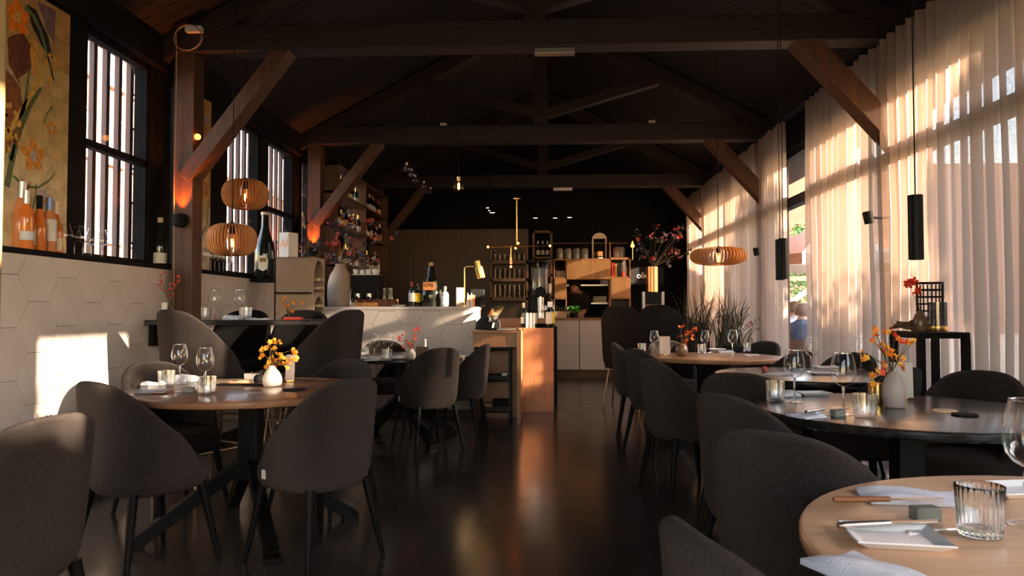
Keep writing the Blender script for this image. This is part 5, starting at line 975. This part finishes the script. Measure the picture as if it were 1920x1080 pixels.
# ---- tall grasses in a planter
pn = thing('grass_planter', 'tall dark ornamental grasses in a black planter by the curtain', 'plant', (1.93, 8.8, 0)); MB().box(-.36, .36, -.18, .18, 0, .62).build('planter', 'black_matt', pn, bev=.01)
mat('grass_green', (.10, .10, .035), .55, var=.35, scale=6)
rn = random.Random(6)
for k in range(190):
    left = k % 2; bx_, by_ = (rn.uniform(-.33, -.05) if left else rn.uniform(.05, .33)), rn.uniform(-.13, .13); a = rn.uniform(0, 2 * pi); l = rn.uniform(.5, .95); sp = rn.uniform(.03, .42); pts = []
    b = MB(); n = 7; vs = []
    for i in range(n + 1):
        t = i / n; e = sp * t ** 2; p = Vector((bx_ + e * cos(a), by_ + e * sin(a) * .6, .6 + l * (t - .28 * t ** 3 * sp * 2.2))); w_ = .0085 * (1 - t) ** .6 + .0006; sd_ = Vector((-sin(a + .8), cos(a + .8), 0)) * w_; vs += [p - sd_, p + sd_]
    b.add(vs, [(2 * i, 2 * i + 1, 2 * i + 3, 2 * i + 2) for i in range(n)]).build('blade', 'grass_dark' if left or k % 3 else 'grass_green', pn)
vv = thing('side_sideboard', 'low dark sideboard by the curtain carrying a flower vase', 'sideboard', (2.1, 7.92, 0)); MB().box(-.2, .22, -.22, .22, .05, .78).build('body', 'black_matt', vv, bev=.008); MB().box(-.18, .2, -.2, .2, 0, .05).build('plinth', 'black_metal', vv)
vp = Vector((2.12, 7.9, .781)); o = MB().lathe([(0, 0), (.03, 0), (.035, .05), (.012, .11), (0, .1)], 20).build('bud_vase', 'vase_brown', None, 60, 0, vp); tag(o, 'small dark vase with rust sprigs on the low sideboard', 'vase'); mv = vp + Vector((0, 0, .105)); bouquet(mv, 'rust sprigs on the low sideboard by the door frame', pxspray(mv, [(1404, 612), (1412, 608), (1418, 600), (1423, 597), (1416, 618), (1424, 616), (1408, 605)]), ['petal_rust'], .013, seed=51, per=3, spread=.015); wineglass((2.03, 7.85, .781), 'wine glass on the low sideboard by the curtain', g)
# ================================================================ lamps
def fin_mesh(rad, hh, m):
    inner = .36 * rad; n = 14; out, inn = [], []
    for i in range(n + 1):
        a = -pi / 2 + pi * i / n; zz = hh * sin(a) * (1 if a < 0 else .94); rr = inner + (rad - inner) * abs(cos(a)) ** .75
        out.append((rr, zz)); inn.append((max(rr - .22 * rad * (.25 + .75 * abs(cos(a))), inner * .96), zz * .86))
    b = MB(); t = .0022
    for sgn in (-t, t): b.v += [(r_, sgn, z) for r_, z in out] + [(r_, sgn, z) for r_, z in inn]
    N = 2 * (n + 1)
    for i in range(n): b.f += [(i, i + 1, n + 2 + i, n + 1 + i), (N + n + 1 + i, N + n + 2 + i, N + i + 1, N + i), (i, N + i, N + i + 1, i + 1), (n + 1 + i, n + 2 + i, N + n + 2 + i, N + n + 1 + i)]
    return b.mesh('fin', m)
mat('lamp_wood', (.52, .24, .085), .5, var=.12, scale=12)
def slat_pendant(px, py, Y, rad, hh, label, nf=40, strength='filament'):
    c_ = at(px, py, Y=Y); r = thing('wooden_pendant', label, 'pendant lamp', c_, 0, 'slatted wooden pendants'); f = fin_mesh(rad, hh, 'lamp_wood')
    for k in range(nf): link('fin', f, r, (0, 0, 0), (0, 0, 2 * pi * k / nf))
    for z in (-hh * .88, hh * .84): MB().lathe([(.33 * rad, z - .003), (.5 * rad, z - .003), (.5 * rad, z + .003), (.33 * rad, z + .003), (.33 * rad, z - .003)], 32).build('ring', 'lamp_wood', r)
    MB().lathe([(0, hh * .35), (.018, hh * .35), (.02, hh * .95), (.012, hh * 1.1), (0, hh * 1.12)], 16).build('socket', 'black_matt', r, 50); top = RZ - SL * abs(c_.x - RX) - .03 - c_.z
    MB().tube([(0, 0, hh), (0, 0, top)], .0035, 6).build('cord', 'black_matt', r)
    b = MB().lathe([(0, -.075), (.016, -.07), (.024, -.045), (.023, -.02), (.014, .01), (.012, hh * .35), (0, hh * .36)], 18).build('bulb', 'glass_amber', r, 60); MB().lathe([(0, -.055), (.007, -.05), (.008, 0), (0, .005)], 8).build('filament', strength, b)
slat_pendant(460, 364, 5.75, .182, .12, 'upper pumpkin-shaped wooden pendant over the high table', 44); slat_pendant(435, 449, 5.2, .176, .118, 'lower pumpkin-shaped wooden pendant over the high table', 44); slat_pendant(1347, 480, 6.6, .252, .08, 'flat disc-shaped wooden pendant over the oak-brown table', 46)
def cyl_pendant(px, y0, y1, Y, label):
    a = at(px, y0, Y=Y); b = at(px, y1, Y=Y); h = a.z - b.z; r = thing('cylinder_pendant', label, 'pendant lamp', (b.x, b.y, b.z), 0, 'black cylinder pendants'); MB().lathe([(0, h), (.031, h), (.0315, h - .004), (.0315, 0), (.028, 0), (.028, .06), (0, .06)], 28).build('cylinder_shade', 'black_metal', r, 40); MB().tube([(0, 0, h), (0, 0, RZ - SL * abs(b.x - RX) - .03 - b.z)], .003, 6).build('cord', 'black_matt', r); MB().lathe([(0, .03), (.02, .032), (.02, .058), (0, .058)], 14).build('lamp_insert', 'white_paint', r)
cyl_pendant(1718, 366, 487, 3.4, 'black cylinder pendant over the big black table'); cyl_pendant(1463, 449, 525, 5.35, 'left of the two close black cylinder pendants before the glass door'); cyl_pendant(1469, 447, 523, 5.15, 'right of the two close black cylinder pendants before the glass door')
def globe_pendant(px, py, Y, s, label, lit):
    c_ = at(px, py, Y=Y); r = thing('bulb_pendant', label, 'pendant lamp', c_, 0, 'bare bulb pendants'); MB().lathe([(0, -.6 * s), (.3 * s, -.52 * s), (.5 * s, -.2 * s), (.5 * s, .05 * s), (.32 * s, .35 * s), (.16 * s, .6 * s), (.16 * s, .9 * s)], 20).build('bulb', 'glass_amber' if lit else 'glass_thin', r, 60); MB().lathe([(0, .6 * s), (.15 * s, .6 * s), (.17 * s, .95 * s), (0, 1.05 * s)], 14).build('socket', 'foil_silver', r, 50); MB().tube([(0, 0, s), (0, 0, RZ - SL * abs(c_.x - RX) - .03 - c_.z)], .003, 6).build('cord', 'black_matt', r)
    if lit: MB().lathe([(0, -.25 * s), (.09 * s, -.22 * s), (.09 * s, .3 * s), (0, .33 * s)], 8).build('filament', 'filament', r)
globe_pendant(860, 350, 7.4, .105, 'lit globe bulb pendant hanging over the aisle', True)
for i, (px, py) in enumerate(((763, 316), (772, 327), (779, 338), (795, 349), (807, 360))): globe_pendant(px, py, 8.2 + .55 * i, .07, ('first', 'second', 'third', 'fourth', 'last')[i] + ' of the unlit clear bulbs hanging over the bar', False)
ch = thing('brass_chandelier', 'thin brass cross-arm chandelier with glowing bulbs over the bar', 'chandelier', at(969, 461, Y=8.9)); cc = Vector(ch.location); MB().tube([(0, 0, 0), (0, 0, at(967, 374, Y=8.9).z - cc.z)], .009, 8).build('stem', 'brass', ch); top = at(967, 374, Y=8.9).z - cc.z; MB().lathe([(0, top), (.045, top), (.045, top + .015), (0, top + .02)], 20).build('ceiling_rose', 'brass', ch, 40); MB().tube([(0, 0, top), (0, 0, RZ - cc.z - .1)], .004, 6).build('cord', 'black_matt', ch)
e1, e2, e3, e4 = at(915, 463, Y=8.9) - cc, at(1031, 461, Y=8.9) - cc, Vector((.03, -.34, .0)), at(958, 500, Y=8.9) - cc
MB().tube([e1, e2], .007, 8).build('cross_arm', 'brass', ch); MB().tube([e3, -e3], .007, 8).build('cross_arm', 'brass', ch); MB().tube([(e4.x, 0, 0), (e4.x, 0, e4.z + .04)], .006, 8).build('drop_arm', 'brass', ch); MB().lathe([(0, .03), (.016, .03), (.016, .11), (0, .11)], 14).build('bulb_holder', 'copper', ch, 40, loc=e4)
BU = MB().lathe([(0, -.034), (.022, -.026), (.034, 0), (.022, .026), (0, .034)], 16).mesh('bulb', 'glass_amber', 60); FI = MB().lathe([(0, -.014), (.011, -.006), (.011, .008), (0, .014)], 8).mesh('filament', 'filament_soft', 60)
for e in (e1, e2, e3, -e3, e4): b = link('bulb', BU, ch, e); link('filament', FI, b)
for i, (px, py, Y) in enumerate(((916, 390, 11.0), (920, 395, 10.7), (923, 399, 10.4), (1004, 409, 12.3), (1041, 409, 12.3), (1068, 408, 12.3))):
    c_ = at(px, py, Y=Y); r = thing('ceiling_spot', ('rear', 'middle', 'front', 'left', 'centre', 'right')[i] + ' small lit spot of the ' + ('slanting row over the bar', 'level row over the kitchen pass')[i // 3], 'spotlight', c_, 0, 'small lit ceiling spots'); MB().lathe([(.042, 0), (.044, .01), (.02, .06), (.01, .09), (0, .09)], 16).build('reflector', 'black_metal', r, 40); MB().lathe([(0, .008), (.032, .006), (.036, .002), (0, .001)], 14).build('lamp_face', 'spot_face', r); MB().tube([(0, 0, .09), (0, 0, RZ - SL * abs(c_.x - RX) - .03 - c_.z)], .005, 6).build('stem', 'black_metal', r)
# candle-like lamp over the shelving end, sconces on posts
fl = thing('flame_lamp', 'small glowing flame lamp at the end of the plywood shelving', 'lamp', at(1186, 461, Y=KY + .1) + Vector((0, 0, 0))); MB().lathe([(0, -.03), (.03, -.02), (.034, .0), (.018, .04), (0, .09)], 14).build('flame_bulb', 'glow_amber', fl, 50); MB().tube([(0, 0, -.03), (0, 0, kz(484) - fl.location.z - .02), (-.06, .1, kz(484) - fl.location.z - .03)], .006, 6).build('stem', 'brass', fl)
def post_sconce(x, Y, z, label, power):
    r = thing('post_sconce', label, 'wall lamp', (x, Y - .101, z), 0, 'sconces on the timber posts'); MB().lathe([(0, 0), (.055, 0), (.055, .02), (0, .02)], 24, M=Matrix.Rotation(pi / 2, 3, 'X')).build('back_plate', 'black_matt', r, 40); MB().lathe([(.0, -.045), (.036, -.045), (.04, -.04), (.04, .04), (.034, .04), (.034, .0), (0, 0)], 24).build('lamp_shade', 'black_matt', r, 40, loc=(0, -.05, 0)); MB().lathe([(0, .0), (.02, .002), (.02, .02), (0, .022)], 14).build('bulb', 'glow_amber', r, loc=(0, -.05, .002))
    l = bpy.data.lights.new('sconce_light', 'SPOT'); l.energy = power * 2; l.color = (1, .22, .02); l.spot_size = R(62); l.spot_blend = .7; l.shadow_soft_size = .015; lo = bpy.data.objects.new('sconce_light', l); COL.objects.link(lo); lo.parent = r; lo.location = (0, -.055, .035); lo.rotation_euler = (pi - R(9), 0, 0)
post_sconce(-2.75, TY[1] + .03, at(335, 412, Y=5.3).z, 'black cup sconce washing the nearest timber post orange', 7); post_sconce(-2.75, TY[2] + .03, at(583, 470, Y=8.3).z, 'black cup sconce washing the second timber post orange', 9)
o = MB().lathe([(0, -.024), (.017, -.017), (.024, 0), (.017, .017), (0, .024)], 16).build('amber_bulb', 'glow_amber', None, 60, 0, (-2.645, 5.36, at(361, 253, Y=5.3).z)); tag(o, 'small round glowing amber bulb on the nearest timber post', 'bulb')
for i, (px, py, Y) in enumerate(((1628, 408, TY[1] - .05), (1418, 472, TY[2] - .05))):
    c_ = at(px, py, Y=Y); r = thing('curtain_spot', ('small black spotlight on the brace post between the curtains', 'small black spotlight on the far curtain post')[i], 'spotlight', c_, 0, 'black spotlights on the curtain posts'); MB().lathe([(0, -.045), (.032, -.045), (.034, .03), (.03, .045), (0, .045)], 20, M=Matrix.Rotation(R(-10), 3, 'Y')).build('spot_head', 'black_metal', r, 40); MB().tube([(0, 0, 0), (2.5 - c_.x, 0, -.005)], .009, 8).build('arm', 'black_metal', r)
# coiled cable and junction box at the post head
cw = thing('cable_coil', 'coil of pale cable hanging at the head of the nearest post', 'cable', (-2.68, TY[1] - .13, at(345, 75, Y=5.29).z)); pts = []
for k in range(70): t = k / 69; a = 2 * pi * 2.6 * t; rr = .10 + .035 * sin(5 * t * pi); pts.append((rr * cos(a) + .03 * t - .01, -.012 * t * 3, rr * .95 * sin(a) - .02))
MB().tube(pts, .0045, 6).build('coil', 'rope', cw, 60); pts = [(-.10, -.01, .05)] + [(-.11 + .004 * sin(7 * k), .02, -.1 - k * .15) for k in range(14)]; MB().tube(pts, .004, 6).build('hanging_cable', 'rope', cw, 60); MB().box(-.03, .09, -.02, .03, .06, .10).build('junction_box', 'white_paint', cw)
# small fittings on the beams
for i, (px, py, Y) in enumerate(((832, 238, TY[2]), (1222, 230, TY[2]), (1055, 357, TY[3]), (1040, 100, TY[1]))):
    z = 3.305 if i < 2 else 3.06; xx = at(px, 300, Y=Y).x; o = MB().box(-.04 if i < 2 else -.15, .04 if i < 2 else .15, -.04, .04, 0, .04).build('beam_fitting', 'white_paint' if i < 3 else 'steel', None, None, .004, (xx, Y, z)); tag(o, ('small white box on the second tie beam towards the bar', 'small white box on the second tie beam towards the glass', 'white strip light under the third tie beam', 'small metal plate under the first tie beam')[i], 'fitting')
# ================================================================ people
def person(name, label, joints, edges, radii, root, mats, pick, loc, rz=0, hair=None):
    me = bpy.data.meshes.new(name); me.from_pydata(joints, edges, []); o = bpy.data.objects.new(name, me); COL.objects.link(o)
    md = o.modifiers.new('s', 'SKIN'); o.modifiers.new('d', 'SUBSURF').levels = 2
    for i, rr in enumerate(radii): me.skin_vertices[0].data[i].radius = rr if isinstance(rr, tuple) else (rr, rr)
    me.skin_vertices[0].data[root].use_root = True
    dg = bpy.context.evaluated_depsgraph_get(); ev = o.evaluated_get(dg); nm = bpy.data.meshes.new_from_object(ev); o.modifiers.clear(); o.data = nm
    nm.materials.clear()
    for m in mats: nm.materials.append(MATS[m])
    for p in nm.polygons: p.material_index = pick(p.center); p.use_smooth = True
    o.location = loc; o.rotation_euler.z = rz; tag(o, label, 'person')
    if hair:
        hc, hr, hm = hair; MB().lathe([(0, hr * 1.05), (hr * .55, hr * .9), (hr * .95, hr * .35), (hr * 1.02, -.1 * hr), (hr * .9, -.5 * hr), (0, -.3 * hr)], 18).build('hair', hm, o, 60, loc=hc)
        # face features
    return o
def seated(loc, rz, label, mats, hairm):
    J = [(0, 0, .50), (0, .04, .66), (0, .10, .84), (0, .15, .99), (0, .18, 1.06), (0, .23, 1.13), (0, .25, 1.20), (0, .25, 1.26),
         (.17, .12, .97), (.27, .16, .78), (.22, .38, .74), (.18, .46, .76), (-.17, .12, .97), (-.27, .16, .78), (-.22, .38, .74), (-.18, .46, .76),
         (.11, .02, .48), (.13, .42, .48), (.13, .44, .10), (.13, .55, .04), (-.11, .02, .48), (-.13, .42, .48), (-.13, .44, .10), (-.13, .55, .04), (0, .34, 1.16)]
    E = [(0, 1), (1, 2), (2, 3), (3, 4), (4, 5), (5, 6), (6, 7), (3, 8), (8, 9), (9, 10), (10, 11), (3, 12), (12, 13), (13, 14), (14, 15), (0, 16), (16, 17), (17, 18), (18, 19), (0, 20), (20, 21), (21, 22), (22, 23), (5, 24)]
    Rr = [(.17, .13), (.16, .12), (.18, .13), (.13, .11), .055, .075, .095, .06, .085, .055, .042, .035, .085, .055, .042, .035, .10, .075, .05, .04, .10, .075, .05, .04, .03]
    o = person('person', label, J, E, Rr, 0, mats, lambda c: 0 if c.z > 1.10 or (c.y > .40 and c.z > .6) else (1 if c.z > .54 else 2), loc, rz, ((0, .22, 1.205), .112, hairm))
    return o
def tchair(x, y, rz, lab): 
    r = thing('terrace_chair', lab, 'chair', (x, y, -.05), rz, 'terrace chairs'); MB().box(-.22, .22, -.22, .22, .43, .47).build('seat', 'shelf_brown', r); MB().box(-.22, .22, -.26, -.22, .47, .82).build('backrest', 'shelf_brown', r)
    for dx in (-.19, .19):
        for dy in (-.2, .2): MB().box(dx - .018, dx + .018, dy - .018, dy + .018, 0, .43).build('leg', 'black_metal', r)
pb = at(1494, 583, Y=10.1); seated((pb.x + .02, 10.1, -.06), R(-35), 'person in a dark blue shirt sitting outside the glass door, seen from behind', ['skin', 'shirt_blue', 'cloth_black'], 'hair_brown'); tchair(pb.x + .02, 10.1, R(-35), 'brown terrace chair under the person in blue')
pw = at(1474, 583, Y=11.4); seated((pw.x - .05, 11.4, -.02), R(-150), 'person in a pale shirt sitting outside behind the person in blue', ['skin', 'shirt_white', 'cloth_black'], 'hair_brown'); tchair(pw.x - .05, 11.4, R(-150), 'brown terrace chair under the person in the pale shirt')
tt = thing('terrace_table', 'small terrace table between the two people outside', 'table', (pb.x + .35, 10.75, -.05)); MB().lathe([(0, .7), (.3, .7), (.3, .73), (0, .73)], 28).build('tabletop', 'oak_table', tt, 40); MB().tube([(0, 0, 0), (0, 0, .7)], .03).build('column', 'black_metal', tt); MB().lathe([(0, 0), (.2, 0), (.2, .02), (0, .03)], 24).build('base', 'black_metal', tt)
# chef leaning over the pass
J = [(0, 0, .95), (0, -.03, 1.12), (0, -.10, 1.30), (0, -.17, 1.43), (0, -.22, 1.49), (0, -.28, 1.53), (0, -.31, 1.58), (0, -.32, 1.63), (.18, -.15, 1.40), (.25, -.22, 1.17), (.12, -.40, 1.08), (.06, -.46, 1.07), (-.18, -.15, 1.40), (-.25, -.22, 1.17), (-.12, -.40, 1.08), (-.06, -.46, 1.07), (.1, .02, .9), (.11, .0, .5), (.11, .03, .08), (.11, -.1, .04), (-.1, .02, .9), (-.11, .0, .5), (-.11, .03, .08), (-.11, -.1, .04), (0, -.40, 1.52)]
E_ = [(0, 1), (1, 2), (2, 3), (3, 4), (4, 5), (5, 6), (6, 7), (3, 8), (8, 9), (9, 10), (10, 11), (3, 12), (12, 13), (13, 14), (14, 15), (0, 16), (16, 17), (17, 18), (18, 19), (0, 20), (20, 21), (21, 22), (22, 23), (5, 24)]
Rr = [(.17, .12), (.16, .11), (.18, .12), (.13, .1), .055, .075, .092, .06, .085, .055, .04, .033, .085, .055, .04, .033, .1, .075, .05, .04, .1, .075, .05, .04, .03]
ck = person('person', 'chef in black bending over the kitchen pass behind the basil', J, E_, Rr, 0, ['skin', 'cloth_black', 'cloth_black'], lambda c: 0 if (c.z > 1.455 and c.y < -.19) or (c.y < -.33 and c.z < 1.2) else 1, (kx(1088), 13.60, .02), R(-15), ((0, -.27, 1.60), .105, 'hair_dark'))
MB().box(-.15, .15, -.175, -.165, .75, 1.15).build('apron', 'apron', ck)
